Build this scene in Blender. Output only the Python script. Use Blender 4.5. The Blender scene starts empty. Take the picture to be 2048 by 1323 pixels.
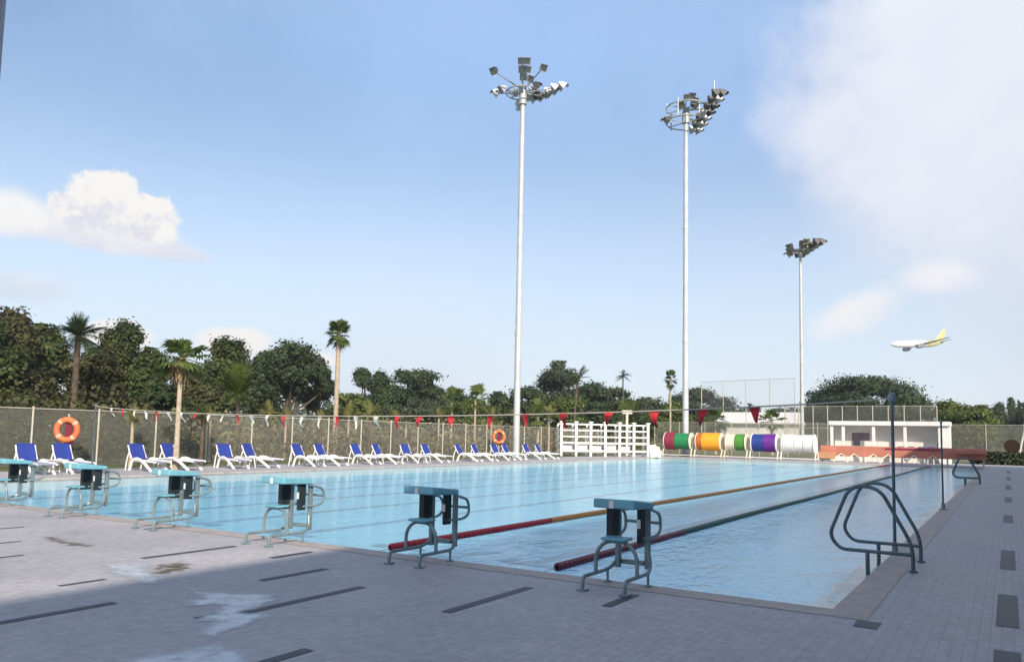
import bpy, math, random
import numpy as np
from mathutils import Vector, Matrix, Euler
rnd = random.Random(11)
nr = np.random.default_rng(5)
sc = bpy.context.scene
COL = sc.collection
R = math.radians
PI = math.pi

# --------------------------------------------------------------------------- light constants
EYE = 1.503                      # eye height above the deck
YAW = 0.56727                    # camera looks this far left of the lane direction (+Y)
SUN_EL, SUN_AZ = R(28), R(50)    # light travels along (-sin az, cos az)

# --------------------------------------------------------------------------- materials
def newmat(name):
    m = bpy.data.materials.new(name); m.use_nodes = True
    nt = m.node_tree; nt.nodes.clear()
    out = nt.nodes.new('ShaderNodeOutputMaterial')
    return m, nt, out
def N(nt, typ, **kw):
    n = nt.nodes.new(typ)
    for k, v in kw.items():
        if k.startswith('_'): setattr(n, k[1:], v)
        else:
            key = k
            if k.isdigit() or (k[0] == 'i' and k[1:].isdigit()): key = int(k.strip('i'))
            n.inputs[key].default_value = v
    return n
def L(nt, a, b): nt.links.new(a, b)
def rgb(c): return (c[0], c[1], c[2], 1)
def scale(c, k): return tuple(min(1, x*k) for x in c)
def pmat(name, color, rough=.5, metal=0., var=.12, vscale=3., bump=0., bscale=40., spec=.4, color2=None, coat=0.):
    m, nt, out = newmat(name)
    b = N(nt, 'ShaderNodeBsdfPrincipled', Roughness=rough, Metallic=metal)
    b.inputs['Specular IOR Level'].default_value = spec
    b.inputs['Coat Weight'].default_value = coat
    tc = N(nt, 'ShaderNodeTexCoord')
    no = N(nt, 'ShaderNodeTexNoise', Scale=vscale, Detail=5., Roughness=.6)
    L(nt, tc.outputs['Object'], no.inputs['Vector'])
    mx = N(nt, 'ShaderNodeMix', _data_type='RGBA')
    mx.inputs[6].default_value = rgb(scale(color, 1-var))
    mx.inputs[7].default_value = rgb(color2 if color2 else scale(color, 1+var))
    cr = N(nt, 'ShaderNodeMapRange', i1=.32, i2=.68)
    L(nt, no.outputs['Fac'], cr.inputs[0]); L(nt, cr.outputs[0], mx.inputs[0])
    L(nt, mx.outputs[2], b.inputs['Base Color'])
    rr = N(nt, 'ShaderNodeMapRange', i3=max(0, rough-.08), i4=min(1, rough+.12))
    L(nt, no.outputs['Fac'], rr.inputs[0]); L(nt, rr.outputs[0], b.inputs['Roughness'])
    if bump:
        n2 = N(nt, 'ShaderNodeTexNoise', Scale=bscale, Detail=4.)
        L(nt, tc.outputs['Object'], n2.inputs['Vector'])
        bp = N(nt, 'ShaderNodeBump', Strength=bump, Distance=.02)
        L(nt, n2.outputs['Fac'], bp.inputs['Height']); L(nt, bp.outputs[0], b.inputs['Normal'])
    L(nt, b.outputs[0], out.inputs[0])
    return m
def leafmat(name, dark, light, trans=.25, scale_=.55, brown=None):
    m, nt, out = newmat(name)
    tc = N(nt, 'ShaderNodeTexCoord')
    no = N(nt, 'ShaderNodeTexNoise', Scale=scale_, Detail=3.)
    L(nt, tc.outputs['Object'], no.inputs['Vector'])
    n2 = N(nt, 'ShaderNodeTexWhiteNoise', _noise_dimensions='1D')
    at = N(nt, 'ShaderNodeAttribute', _attribute_name='leaf')
    L(nt, at.outputs['Fac'], n2.inputs['W'])
    ad = N(nt, 'ShaderNodeMath', _operation='MULTIPLY_ADD', i1=.45)
    L(nt, n2.outputs['Value'], ad.inputs[0])
    mr = N(nt, 'ShaderNodeMapRange', i1=.3, i2=.7, i3=-.1, i4=.75)
    L(nt, no.outputs['Fac'], mr.inputs[0]); L(nt, mr.outputs[0], ad.inputs[2])
    cr = N(nt, 'ShaderNodeValToRGB')
    cr.color_ramp.elements[0].color = rgb(dark); cr.color_ramp.elements[1].color = rgb(light)
    if brown:
        e = cr.color_ramp.elements.new(.45); e.color = rgb(brown)
    L(nt, ad.outputs[0], cr.inputs[0])
    d = N(nt, 'ShaderNodeBsdfPrincipled', Roughness=.6)
    d.inputs['Specular IOR Level'].default_value = .25
    t = N(nt, 'ShaderNodeBsdfTranslucent')
    L(nt, cr.outputs[0], d.inputs['Base Color']); L(nt, cr.outputs[0], t.inputs['Color'])
    ms = N(nt, 'ShaderNodeMixShader', i0=trans)
    L(nt, d.outputs[0], ms.inputs[1]); L(nt, t.outputs[0], ms.inputs[2]); L(nt, ms.outputs[0], out.inputs[0])
    return m

M = {}
M['white']  = pmat('white_paint', (.78, .76, .72), .45, var=.08, vscale=2.2)
M['resin']  = pmat('white_resin', (.80, .79, .77), .38, var=.06, vscale=4)
M['cream']  = pmat('cream_paint', (.72, .66, .52), .5, var=.1)
M['blue']   = pmat('blue_sling', (.022, .045, .26), .7, var=.25, vscale=9, bump=.2, bscale=160)
M['sling']  = pmat('pale_sling', (.36, .38, .52), .7, var=.2, vscale=9)
M['teal']   = pmat('teal_fibreglass', (.17, .43, .52), .42, var=.12, vscale=6, bump=.06, bscale=120)
M['tealdk'] = pmat('dark_panel', (.018, .030, .034), .5, var=.3, vscale=7)
M['steel']  = pmat('grey_teal_steel', (.22, .29, .31), .35, .3, var=.2, vscale=8)
M['rail']   = pmat('dark_rail_paint', (.105, .145, .165), .33, .35, var=.22, vscale=8)
M['galv']   = pmat('galvanised', (.52, .53, .54), .5, .15, var=.12, vscale=1.2)
M['galvlt'] = pmat('silver_lamp_body', (.50, .50, .50), .4, .2, var=.15)
M['galvdk'] = pmat('weathered_galvanised', (.42, .43, .43), .5, .3, var=.2, vscale=2)
M['lampdk'] = pmat('shaded_lamp_body', (.085, .082, .085), .5, .2, var=.25)  # dark colour imitates the shaded undersides and backs of the lamps
M['glass']  = pmat('lamp_glass', (.30, .29, .26), .15, 0, var=.15)
M['post']   = pmat('fence_post', (.50, .47, .40), .6, .1, var=.15, vscale=3)
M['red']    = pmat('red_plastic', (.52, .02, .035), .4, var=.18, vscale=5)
M['dred']   = pmat('dark_shaded_red_plastic', (.16, .012, .035), .4, var=.2, vscale=5)  # lane rope's shade is in this dark red; the lifebuoy board shares it
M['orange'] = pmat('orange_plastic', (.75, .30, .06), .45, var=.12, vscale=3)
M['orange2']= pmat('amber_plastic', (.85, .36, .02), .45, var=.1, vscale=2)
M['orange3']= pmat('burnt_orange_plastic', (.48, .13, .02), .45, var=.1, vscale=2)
M['dgreen'] = pmat('shaded_green_plastic', (.018, .105, .085), .45, var=.2, vscale=5)  # dark because the shade over the rope is put into its colour
M['green']  = pmat('green_plastic', (.02, .22, .08), .45, var=.15, vscale=2)
M['lime']   = pmat('grass_green_plastic', (.07, .25, .03), .45, var=.15, vscale=2)
M['navy']   = pmat('navy_plastic', (.02, .045, .25), .45, var=.15, vscale=2)
M['purple'] = pmat('purple_plastic', (.13, .02, .26), .45, var=.15, vscale=2)
M['maroon'] = pmat('maroon_plastic', (.25, .025, .06), .5, var=.15, vscale=2)
M['lifeb']  = pmat('lifebuoy_orange', (.72, .17, .06), .5, var=.12)
M['salmon'] = pmat('faded_band', (.72, .42, .30), .6, var=.1)
M['tanbin'] = pmat('tan_bin', (.50, .27, .15), .6, var=.15)
M['mauve']  = pmat('faded_mauve', (.20, .16, .18), .7, var=.2)
M['coral']  = pmat('coral_paint', (.50, .19, .13), .65, var=.15, vscale=1.2)
M['flagr']  = pmat('red_pennant', (.55, .03, .04), .7, var=.1)
M['flagw']  = pmat('white_pennant', (.75, .70, .62), .7, var=.1)
M['rope']   = pmat('rope', (.45, .40, .34), .8, var=.15)
M['brown']  = pmat('brown_sign', (.035, .02, .012), .7, var=.25, spec=.15)
M['jet']    = pmat('jet_white', (.82, .82, .82), .3, var=.03)
M['jetdk']  = pmat('jet_grey', (.22, .24, .28), .4, .2, var=.1)
M['jety']   = pmat('jet_yellow', (.52, .49, .20), .4, var=.06)
M['bark']   = pmat('bark', (.10, .075, .055), .9, var=.35, vscale=3, bump=.6, bscale=12)
M['palmbark'] = pmat('palm_bark', (.42, .34, .25), .85, var=.22, vscale=5, bump=.5, bscale=14)
M['concrete'] = pmat('concrete', (.30, .30, .31), .8, var=.15, vscale=1.2, bump=.25, bscale=30)
M['colgrey'] = pmat('grey_column_paint', (.46, .48, .52), .6, var=.08)
M['facade'] = pmat('facade', (.55, .53, .50), .75, var=.08, vscale=.6)
M['winglass'] = pmat('window_glass', (.03, .04, .05), .08, var=.1, spec=.6)
M['shade']  = pmat('shelter_wall', (.74, .71, .65), .6, var=.1, vscale=.7)
M['tan']    = pmat('tan_coping', (.43, .375, .345), .6, var=.18, vscale=4, bump=.25, bscale=60)
M['darktile'] = pmat('dark_tile', (.070, .075, .088), .55, var=.22, vscale=5)
M['deadleaf'] = leafmat('dead_frond', (.16, .10, .05), (.30, .21, .11), .1, 1.5)
M['lf_olive'] = leafmat('leaf_olive', (.028, .050, .016), (.115, .145, .045), .24, .45, (.058, .078, .026))
M['lf_brown'] = leafmat('leaf_brownish', (.032, .044, .016), (.125, .125, .048), .24, .45, (.068, .066, .028))
M['lf_dark']  = leafmat('leaf_dark', (.020, .038, .015), (.075, .105, .036), .18, .4)
M['lf_rain']  = leafmat('leaf_raintree', (.022, .040, .018), (.070, .100, .038), .2, .3)
M['lf_hazy']  = leafmat('leaf_hazy_greygreen', (.035, .055, .030), (.095, .12, .065), .2, .25)  # greyed and paled: distance haze put into the leaf colour
M['lf_bright']= leafmat('leaf_bright', (.050, .085, .018), (.16, .20, .045), .3, .35)
M['lf_dry']   = leafmat('leaf_dry_sunlit_scrub', (.085, .095, .042), (.30, .27, .15), .25, .3, (.19, .165, .085))  # dry scrub, made paler to imitate sunlit ground behind the fence
M['lf_palm']  = leafmat('palm_leaf', (.040, .075, .018), (.14, .18, .05), .25, 1.2)
M['lf_palmd'] = leafmat('palm_leaf_dark', (.014, .030, .014), (.045, .075, .03), .2, 1.2)
M['lf_palmy'] = leafmat('palm_leaf_yellow', (.10, .11, .03), (.27, .25, .09), .3, 1.5)
M['lf_hedge'] = leafmat('leaf_hedge', (.014, .026, .012), (.05, .07, .025), .15, .9)

# deck: small grey pavers
def deck_mat():
    m, nt, out = newmat('deck_pavers')
    tc = N(nt, 'ShaderNodeTexCoord')
    br = N(nt, 'ShaderNodeTexBrick', Scale=1., **{'Mortar Size': .006, 'Brick Width': .16, 'Row Height': .08, 'Bias': 0., 'Mortar Smooth': .3})
    br.inputs['Color1'].default_value = (.430, .415, .432, 1); br.inputs['Color2'].default_value = (.470, .452, .470, 1)
    br.inputs['Mortar'].default_value = (.40, .385, .40, 1)
    mp = N(nt, 'ShaderNodeMapping'); mp.inputs['Rotation'].default_value = (0, 0, PI/2)
    L(nt, tc.outputs['Object'], mp.inputs['Vector'])
    L(nt, mp.outputs[0], br.inputs['Vector'])
    n1 = N(nt, 'ShaderNodeTexNoise', Scale=.55, Detail=6., Roughness=.62)
    n2 = N(nt, 'ShaderNodeTexNoise', Scale=9., Detail=4., Roughness=.7)
    L(nt, tc.outputs['Object'], n1.inputs['Vector']); L(nt, tc.outputs['Object'], n2.inputs['Vector'])
    a = N(nt, 'ShaderNodeMapRange', i1=.3, i2=.7, i3=.80, i4=1.15); L(nt, n1.outputs['Fac'], a.inputs[0])
    b_ = N(nt, 'ShaderNodeMapRange', i1=.3, i2=.72, i3=.86, i4=1.16); L(nt, n2.outputs['Fac'], b_.inputs[0])
    mu = N(nt, 'ShaderNodeMath', _operation='MULTIPLY'); L(nt, a.outputs[0], mu.inputs[0]); L(nt, b_.outputs[0], mu.inputs[1])
    # odd light pavers
    vo = N(nt, 'ShaderNodeTexVoronoi', Scale=5.5); L(nt, tc.outputs['Object'], vo.inputs['Vector'])
    sp = N(nt, 'ShaderNodeMapRange', i1=.05, i2=.16, i3=1.10, i4=1.); L(nt, vo.outputs['Distance'], sp.inputs[0])
    mu2 = N(nt, 'ShaderNodeMath', _operation='MULTIPLY'); L(nt, mu.outputs[0], mu2.inputs[0]); L(nt, sp.outputs[0], mu2.inputs[1])
    mx = N(nt, 'ShaderNodeVectorMath', _operation='SCALE'); L(nt, br.outputs['Color'], mx.inputs[0]); L(nt, mu2.outputs[0], mx.inputs['Scale'])
    p = N(nt, 'ShaderNodeBsdfPrincipled', Roughness=.62); p.inputs['Specular IOR Level'].default_value = .35
    L(nt, mx.outputs[0], p.inputs['Base Color'])
    rr = N(nt, 'ShaderNodeMapRange', i1=.3, i2=.7, i3=.5, i4=.75); L(nt, n1.outputs['Fac'], rr.inputs[0]); L(nt, rr.outputs[0], p.inputs['Roughness'])
    bp = N(nt, 'ShaderNodeBump', Strength=.5, Distance=.006)
    ad = N(nt, 'ShaderNodeMath', _operation='MULTIPLY_ADD', i1=.5); L(nt, n2.outputs['Fac'], ad.inputs[0])
    inv = N(nt, 'ShaderNodeMath', _operation='SUBTRACT', i0=1.); L(nt, br.outputs['Fac'], inv.inputs[1]); L(nt, inv.outputs[0], ad.inputs[2])
    L(nt, ad.outputs[0], bp.inputs['Height']); L(nt, bp.outputs[0], p.inputs['Normal'])
    L(nt, p.outputs[0], out.inputs[0])
    return m
M['deck'] = deck_mat()
def grass_mat():
    m, nt, out = newmat('grass_ground')
    tc = N(nt, 'ShaderNodeTexCoord')
    n1 = N(nt, 'ShaderNodeTexNoise', Scale=.12, Detail=8., Roughness=.7); L(nt, tc.outputs['Object'], n1.inputs['Vector'])
    cr = N(nt, 'ShaderNodeValToRGB')
    cr.color_ramp.elements[0].position = .35; cr.color_ramp.elements[1].position = .68
    cr.color_ramp.elements[0].color = (.075, .10, .03, 1); cr.color_ramp.elements[1].color = (.20, .19, .075, 1)
    L(nt, n1.outputs['Fac'], cr.inputs[0])
    p = N(nt, 'ShaderNodeBsdfPrincipled', Roughness=.9); L(nt, cr.outputs[0], p.inputs['Base Color'])
    n2 = N(nt, 'ShaderNodeTexNoise', Scale=14., Detail=4.); L(nt, tc.outputs['Object'], n2.inputs['Vector'])
    bp = N(nt, 'ShaderNodeBump', Strength=.8, Distance=.06); L(nt, n2.outputs['Fac'], bp.inputs['Height']); L(nt, bp.outputs[0], p.inputs['Normal'])
    L(nt, p.outputs[0], out.inputs[0])
    return m
M['grass'] = grass_mat()
def tile_mat(name, base, var):
    m, nt, out = newmat(name)
    tc = N(nt, 'ShaderNodeTexCoord')
    br = N(nt, 'ShaderNodeTexBrick', Scale=1., **{'Mortar Size': .006, 'Brick Width': .25, 'Row Height': .25, 'Bias': 0.}, _offset=0.)
    br.inputs['Color1'].default_value = rgb(base); br.inputs['Color2'].default_value = rgb(scale(base, 1+var)); br.inputs['Mortar'].default_value = rgb(scale(base, .8))
    L(nt, tc.outputs['Object'], br.inputs['Vector'])
    p = N(nt, 'ShaderNodeBsdfPrincipled', Roughness=.4); L(nt, br.outputs['Color'], p.inputs['Base Color']); L(nt, p.outputs[0], out.inputs[0])
    return m
M['pooltile'] = tile_mat('pool_tile', (.33, .80, 1.), .04)
M['walltile'] = tile_mat('pool_wall_tile', (.62, .70, .70), .06)
M['lanetile'] = tile_mat('lane_line_tile', (.16, .44, .60), .1)
def water_mat():
    m, nt, out = newmat('pool_water')
    tc = N(nt, 'ShaderNodeTexCoord')
    mp = N(nt, 'ShaderNodeMapping'); mp.inputs['Scale'].default_value = (1., .62, 1.); mp.inputs['Rotation'].default_value = (0, 0, .5)
    L(nt, tc.outputs['Object'], mp.inputs['Vector'])
    n1 = N(nt, 'ShaderNodeTexNoise', Scale=3.4, Detail=2.5, Roughness=.55, Distortion=.6); L(nt, mp.outputs[0], n1.inputs['Vector'])
    n2 = N(nt, 'ShaderNodeTexNoise', Scale=.7, Detail=2., Distortion=.4); L(nt, mp.outputs[0], n2.inputs['Vector'])
    ad = N(nt, 'ShaderNodeMath', _operation='MULTIPLY_ADD', i1=1.8); L(nt, n2.outputs['Fac'], ad.inputs[0]); L(nt, n1.outputs['Fac'], ad.inputs[2])
    n3 = N(nt, 'ShaderNodeTexNoise', Scale=11., Detail=2., Distortion=.8); L(nt, mp.outputs[0], n3.inputs['Vector'])
    a3 = N(nt, 'ShaderNodeMath', _operation='MULTIPLY_ADD', i1=.48); L(nt, n3.outputs['Fac'], a3.inputs[0]); L(nt, ad.outputs[0], a3.inputs[2])
    bp = N(nt, 'ShaderNodeBump', Strength=.7, Distance=.045); L(nt, a3.outputs[0], bp.inputs['Height'])
    fr = N(nt, 'ShaderNodeFresnel', IOR=1.33); L(nt, bp.outputs[0], fr.inputs['Normal'])
    cl = N(nt, 'ShaderNodeMapRange', i1=0., i2=1., i3=.21, i4=.47); L(nt, fr.outputs[0], cl.inputs[0])
    tr = N(nt, 'ShaderNodeBsdfTransparent'); tr.inputs['Color'].default_value = (.95, .99, 1., 1)
    gl = N(nt, 'ShaderNodeBsdfGlossy', Roughness=.035); gl.inputs['Color'].default_value = (1, 1, 1, 1)
    L(nt, bp.outputs[0], gl.inputs['Normal'])
    ms = N(nt, 'ShaderNodeMixShader'); L(nt, cl.outputs[0], ms.inputs[0]); L(nt, tr.outputs[0], ms.inputs[1]); L(nt, gl.outputs[0], ms.inputs[2])
    L(nt, ms.outputs[0], out.inputs[0])
    return m
M['water'] = water_mat()
def patch_mat(name, col, r0, r1, lo, hi, nscale):
    m, nt, out = newmat(name)
    tc = N(nt, 'ShaderNodeTexCoord')
    no = N(nt, 'ShaderNodeTexNoise', Scale=nscale, Detail=6., Roughness=.65); L(nt, tc.outputs['Object'], no.inputs['Vector'])
    mr = N(nt, 'ShaderNodeMapRange', i1=.35, i2=.7, i3=r0, i4=r1); L(nt, no.outputs['Fac'], mr.inputs[0])
    p = N(nt, 'ShaderNodeBsdfPrincipled'); p.inputs['Base Color'].default_value = rgb(col)
    p.inputs['IOR'].default_value = 1.33
    L(nt, mr.outputs[0], p.inputs['Roughness'])
    al = N(nt, 'ShaderNodeMapRange', i1=.36, i2=.56, i3=lo, i4=hi); L(nt, no.outputs['Fac'], al.inputs[0])
    at = N(nt, 'ShaderNodeAttribute', _attribute_name='inner')
    mu = N(nt, 'ShaderNodeMath', _operation='MULTIPLY'); L(nt, al.outputs[0], mu.inputs[0]); L(nt, at.outputs['Fac'], mu.inputs[1])
    t = N(nt, 'ShaderNodeBsdfTransparent'); ms = N(nt, 'ShaderNodeMixShader')
    L(nt, mu.outputs[0], ms.inputs[0]); L(nt, t.outputs[0], ms.inputs[1]); L(nt, p.outputs[0], ms.inputs[2])
    L(nt, ms.outputs[0], out.inputs[0]); return m
M['puddle'] = patch_mat('wet_patch', (.56, .60, .66), .10, .32, .5, 1., 5.)  # pale blue colour carries the sky reflected in the wet film
M['stain'] = patch_mat('brown_stain', (.15, .12, .07), .5, .8, .1, .95, 7.)

def mesh_mat(name, color, cell, wire):
    # woven wire netting: diagonal wires, open between them
    m, nt, out = newmat(name)
    tc = N(nt, 'ShaderNodeTexCoord')
    sx = N(nt, 'ShaderNodeSeparateXYZ'); L(nt, tc.outputs['Object'], sx.inputs[0])
    def stripe(op):
        s = N(nt, 'ShaderNodeMath', _operation=op); L(nt, sx.outputs[0], s.inputs[0]); L(nt, sx.outputs[2], s.inputs[1])
        d = N(nt, 'ShaderNodeMath', _operation='DIVIDE', i1=cell); L(nt, s.outputs[0], d.inputs[0])
        f = N(nt, 'ShaderNodeMath', _operation='FRACT'); L(nt, d.outputs[0], f.inputs[0])
        l = N(nt, 'ShaderNodeMath', _operation='LESS_THAN', i1=wire); L(nt, f.outputs[0], l.inputs[0])
        return l.outputs[0]
    mx = N(nt, 'ShaderNodeMath', _operation='MAXIMUM'); L(nt, stripe('ADD'), mx.inputs[0]); L(nt, stripe('SUBTRACT'), mx.inputs[1])
    t = N(nt, 'ShaderNodeBsdfTransparent')
    p = N(nt, 'ShaderNodeBsdfPrincipled', Roughness=.6, Metallic=.2); p.inputs['Base Color'].default_value = rgb(color)
    ms = N(nt, 'ShaderNodeMixShader'); L(nt, mx.outputs[0], ms.inputs[0]); L(nt, t.outputs[0], ms.inputs[1]); L(nt, p.outputs[0], ms.inputs[2])
    L(nt, ms.outputs[0], out.inputs[0]); return m
M['chain'] = mesh_mat('chain_link', (.31, .31, .275), .09, .15)
M['chainfine'] = mesh_mat('court_netting', (.30, .32, .30), .22, .11)
M['netfaint'] = mesh_mat('thin_netting', (.42, .44, .46), .45, .05)

# --------------------------------------------------------------------------- mesh helpers
class MB:
    def __init__(s): s.v = []; s.f = []; s.mi = []; s.cur = 0
    def add(s, vs, fs):
        b = len(s.v); s.v += [tuple(p) for p in vs]
        for f in fs: s.f.append(tuple(i+b for i in f)); s.mi.append(s.cur)
    def box(s, c, size, rz=0., rot=None, bev=0.):
        x, y, z = [d/2 for d in size]
        k = min(bev, x*.9, y*.9, z*.9)
        mat = (rot.to_matrix() if rot else Matrix.Rotation(rz, 3, 'Z'))
        c = Vector(c)
        if k <= 0:
            vs = [Vector((sx*x, sy*y, sz*z)) for sz in (-1, 1) for sy in (-1, 1) for sx in (-1, 1)]
            fs = [(0,2,3,1), (4,5,7,6), (0,1,5,4), (2,6,7,3), (0,4,6,2), (1,3,7,5)]
        else:
            vs = []; idx = {}
            for sz in (-1, 1):
                for sy in (-1, 1):
                    for sx in (-1, 1):
                        for ax in range(3):
                            p = [sx*(x-k), sy*(y-k), sz*(z-k)]
                            p[ax] += (sx, sy, sz)[ax]*k
                            idx[(sx, sy, sz, ax)] = len(vs); vs.append(Vector(p))
            fs = []
            for ax in range(3):
                o = [a for a in range(3) if a != ax]
                for sg in (-1, 1):
                    q = []
                    for a, b in ((-1,-1), (1,-1), (1,1), (-1,1)):
                        t = [0, 0, 0]; t[ax] = sg; t[o[0]] = a; t[o[1]] = b
                        q.append(idx[(*t, ax)])
                    if (sg > 0) == (ax == 1): q.reverse()
                    fs.append(tuple(q))
            for ax in range(3):
                o = [a for a in range(3) if a != ax]
                for a in (-1, 1):
                    for b in (-1, 1):
                        t0 = [0,0,0]; t1 = [0,0,0]
                        t0[ax] = -1; t1[ax] = 1; t0[o[0]] = t1[o[0]] = a; t0[o[1]] = t1[o[1]] = b
                        fs.append((idx[(*t0, o[0])], idx[(*t1, o[0])], idx[(*t1, o[1])], idx[(*t0, o[1])]))
            for sz in (-1, 1):
                for sy in (-1, 1):
                    for sx in (-1, 1):
                        fs.append(tuple(idx[(sx, sy, sz, a)] for a in range(3)))
        s.add([mat @ p + c for p in vs], fs)
    def tube(s, pts, r, n=8, cap=True, closed=False, flat=1.):
        pts = [Vector(p) for p in pts]
        rs = r if isinstance(r, (list, tuple)) else [r]*len(pts)
        m = len(pts); ring = []; prev = None
        for i, p in enumerate(pts):
            if closed: t = (pts[(i+1) % m]-pts[i-1])
            else: t = pts[min(i+1, m-1)]-pts[max(i-1, 0)]
            t.normalize()
            if prev is None:
                a = Vector((0, 0, 1)) if abs(t.z) < .9 else Vector((1, 0, 0))
                u = t.cross(a).normalized()
            else:
                u = (prev - t*prev.dot(t)).normalized()
            prev = u; w = t.cross(u)
            ring.append([p + (u*math.cos(2*PI*k/n)*flat + w*math.sin(2*PI*k/n))*rs[i] for k in range(n)])
        vs = [q for g in ring for q in g]; fs = []
        for i in range(m if closed else m-1):
            j = (i+1) % m
            for k in range(n):
                fs.append((i*n+k, i*n+(k+1) % n, j*n+(k+1) % n, j*n+k))
        if cap and not closed:
            fs.append(tuple(range(n-1, -1, -1))); fs.append(tuple((m-1)*n+k for k in range(n)))
        s.add(vs, fs)
    def lathe(s, prof, n=20, c=(0, 0, 0), axis='Z', scale2=1.):
        vs = []; c = Vector(c)
        for r, h in prof:
            for k in range(n):
                a = 2*PI*k/n; x, y = r*math.cos(a), r*math.sin(a)*scale2
                vs.append(c + (Vector((x, y, h)) if axis == 'Z' else Vector((h, x, y)) if axis == 'X' else Vector((y, h, x))))
        fs = []
        for i in range(len(prof)-1):
            for k in range(n):
                fs.append((i*n+k, i*n+(k+1) % n, (i+1)*n+(k+1) % n, (i+1)*n+k))
        s.add(vs, fs)
    def quad(s, a, b, c, d): s.add([a, b, c, d], [(0, 1, 2, 3)])
    def build(s, name, mat, parent=None, smooth=True, loc=None, angle=40):
        me = bpy.data.meshes.new(name); me.from_pydata(s.v, [], s.f)
        for m_ in (mat if isinstance(mat, (list, tuple)) else [mat]): me.materials.append(m_)
        if isinstance(mat, (list, tuple)): me.polygons.foreach_set('material_index', s.mi)
        me.update()
        if smooth:
            me.polygons.foreach_set('use_smooth', [True]*len(me.polygons))
            try: me.set_sharp_from_angle(angle=R(angle))
            except Exception: pass
        o = bpy.data.objects.new(name, me); COL.objects.link(o)
        if parent: o.parent = parent
        if loc: o.location = loc
        return o
def tag(o, label=None, cat=None, group=None, kind=None):
    if label: o['label'] = label
    if cat: o['category'] = cat
    if group: o['group'] = group
    if kind: o['kind'] = kind
    return o
def thing(name, label, cat, loc=(0, 0, 0), rz=0., group=None):
    o = bpy.data.objects.new(name, None); COL.objects.link(o)
    o.empty_display_size = .2
    o.location = loc; o.rotation_euler = (0, 0, rz)
    return tag(o, label, cat, group)
def kids(o): return [c for c in bpy.data.objects if c.parent == o]
def dup(src, loc=None, rz=None, label=None):
    def rec(o, par):
        c = o.copy(); COL.objects.link(c); c.parent = par
        for ch in kids(o): rec(ch, c)
        return c
    c = rec(src, None)
    if loc is not None: c.location = loc
    if rz is not None: c.rotation_euler = (0, 0, rz)
    if label: c['label'] = label
    return c
def arc(c, r, a0, a1, n, plane='xz'):
    out = []
    for i in range(n+1):
        a = a0+(a1-a0)*i/n; p, q = r*math.cos(a), r*math.sin(a)
        out.append((c[0]+p, c[1], c[2]+q) if plane == 'xz' else (c[0], c[1]+p, c[2]+q) if plane == 'yz' else (c[0]+p, c[1]+q, c[2]))
    return out
def rounded(pts, r, n=4):
    """polyline with its corners rounded"""
    pts = [Vector(p) for p in pts]; out = [pts[0]]
    for i in range(1, len(pts)-1):
        a, b, c = pts[i-1], pts[i], pts[i+1]
        d0, d1 = (a-b), (c-b); k = min(r, d0.length*.49, d1.length*.49)
        p0, p1 = b+d0.normalized()*k, b+d1.normalized()*k
        for j in range(n+1):
            t = j/n; out.append(p0*(1-t)**2 + b*2*t*(1-t) + p1*t*t)
    out.append(pts[-1]); return out

# --------------------------------------------------------------------------- the setting
PL, PR, PN, PF = -23.40, -1.38, 7.63, 59.9      # pool: left, right, near, far
WZ = -.035
def ring_sheet(mb, outer, inner, z):
    x0, x1, y0, y1 = outer; a0, a1, b0, b1 = inner
    xs = [x0, a0, a1, x1]; ys = [y0, b0, b1, y1]
    for i in range(3):
        for j in range(3):
            if i == 1 and j == 1: continue
            mb.quad((xs[i], ys[j], z), (xs[i+1], ys[j], z), (xs[i+1], ys[j+1], z), (xs[i], ys[j+1], z))
C = .32                                          # coping width
g = MB(); ring_sheet(g, (-700, 700, -700, 700), (PL-C-.1, PR+C+.1, PN-C-.1, PF+C+.1), -.03)
tag(g.build('ground', M['grass'], smooth=False), kind='structure')
d = MB(); ring_sheet(d, (-27.6, 3.7, -25, 69.5), (PL-C+.06, PR+C-.06, PN-C+.06, PF+C-.06), 0.)
# edge of the paving
for a, b in (((-27.6, -25), (-27.6, 69.5)), ((-27.6, 69.5), (3.7, 69.5))):
    d.quad((*a, -.03), (*b, -.03), (*b, 0), (*a, 0))
d.cur = 1
STR2 = ((-12.4, 5.5, 6.05), (-10.9, 4.8, 5.28), (-9.72, 4.35, 4.75), (-7.6, 4.05, 4.5), (-10.9, 7.0, 7.3))
def stripe(u, v0, v1, w=.10): d.quad((u-w/2, v0, .004), (u+w/2, v0, .004), (u+w/2, v1, .004), (u-w/2, v1, .004))
for u, v0, v1 in ((-6.53, 2.3, 3.96), (-6.37, 5.39, 6.28), (-5.36, 4.36, 5.78), (-5.49, 4.02, 4.24), (-4.06, 5.4, 6.78), (-4.12, 3.45, 3.93),
                  (-3.07, 6.45, 7.1), (-8.49, 5.45, 6.75), (-7.40, 6.39, 7.02), (-2.05, 4.6, 5.0)): stripe(u, v0, v1)
for u, v0, v1 in STR2: stripe(u, v0, v1, .07)
stripe(-1.03, 7.03, 7.2, .18); stripe(-1.03, 7.2, 7.3, .19)
for v0, v1 in ((2.6, 4.4), (5.2, 6.9), (7.8, 9.45), (11.35, 13.4), (18.15, 20.1), (24.6, 27.), (31.5, 35.), (40, 44), (50, 55)): stripe(-.05, v0, v1, .165)
deck = tag(d.build('pool_deck', [M['deck'], M['darktile']], smooth=False), kind='structure')
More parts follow.
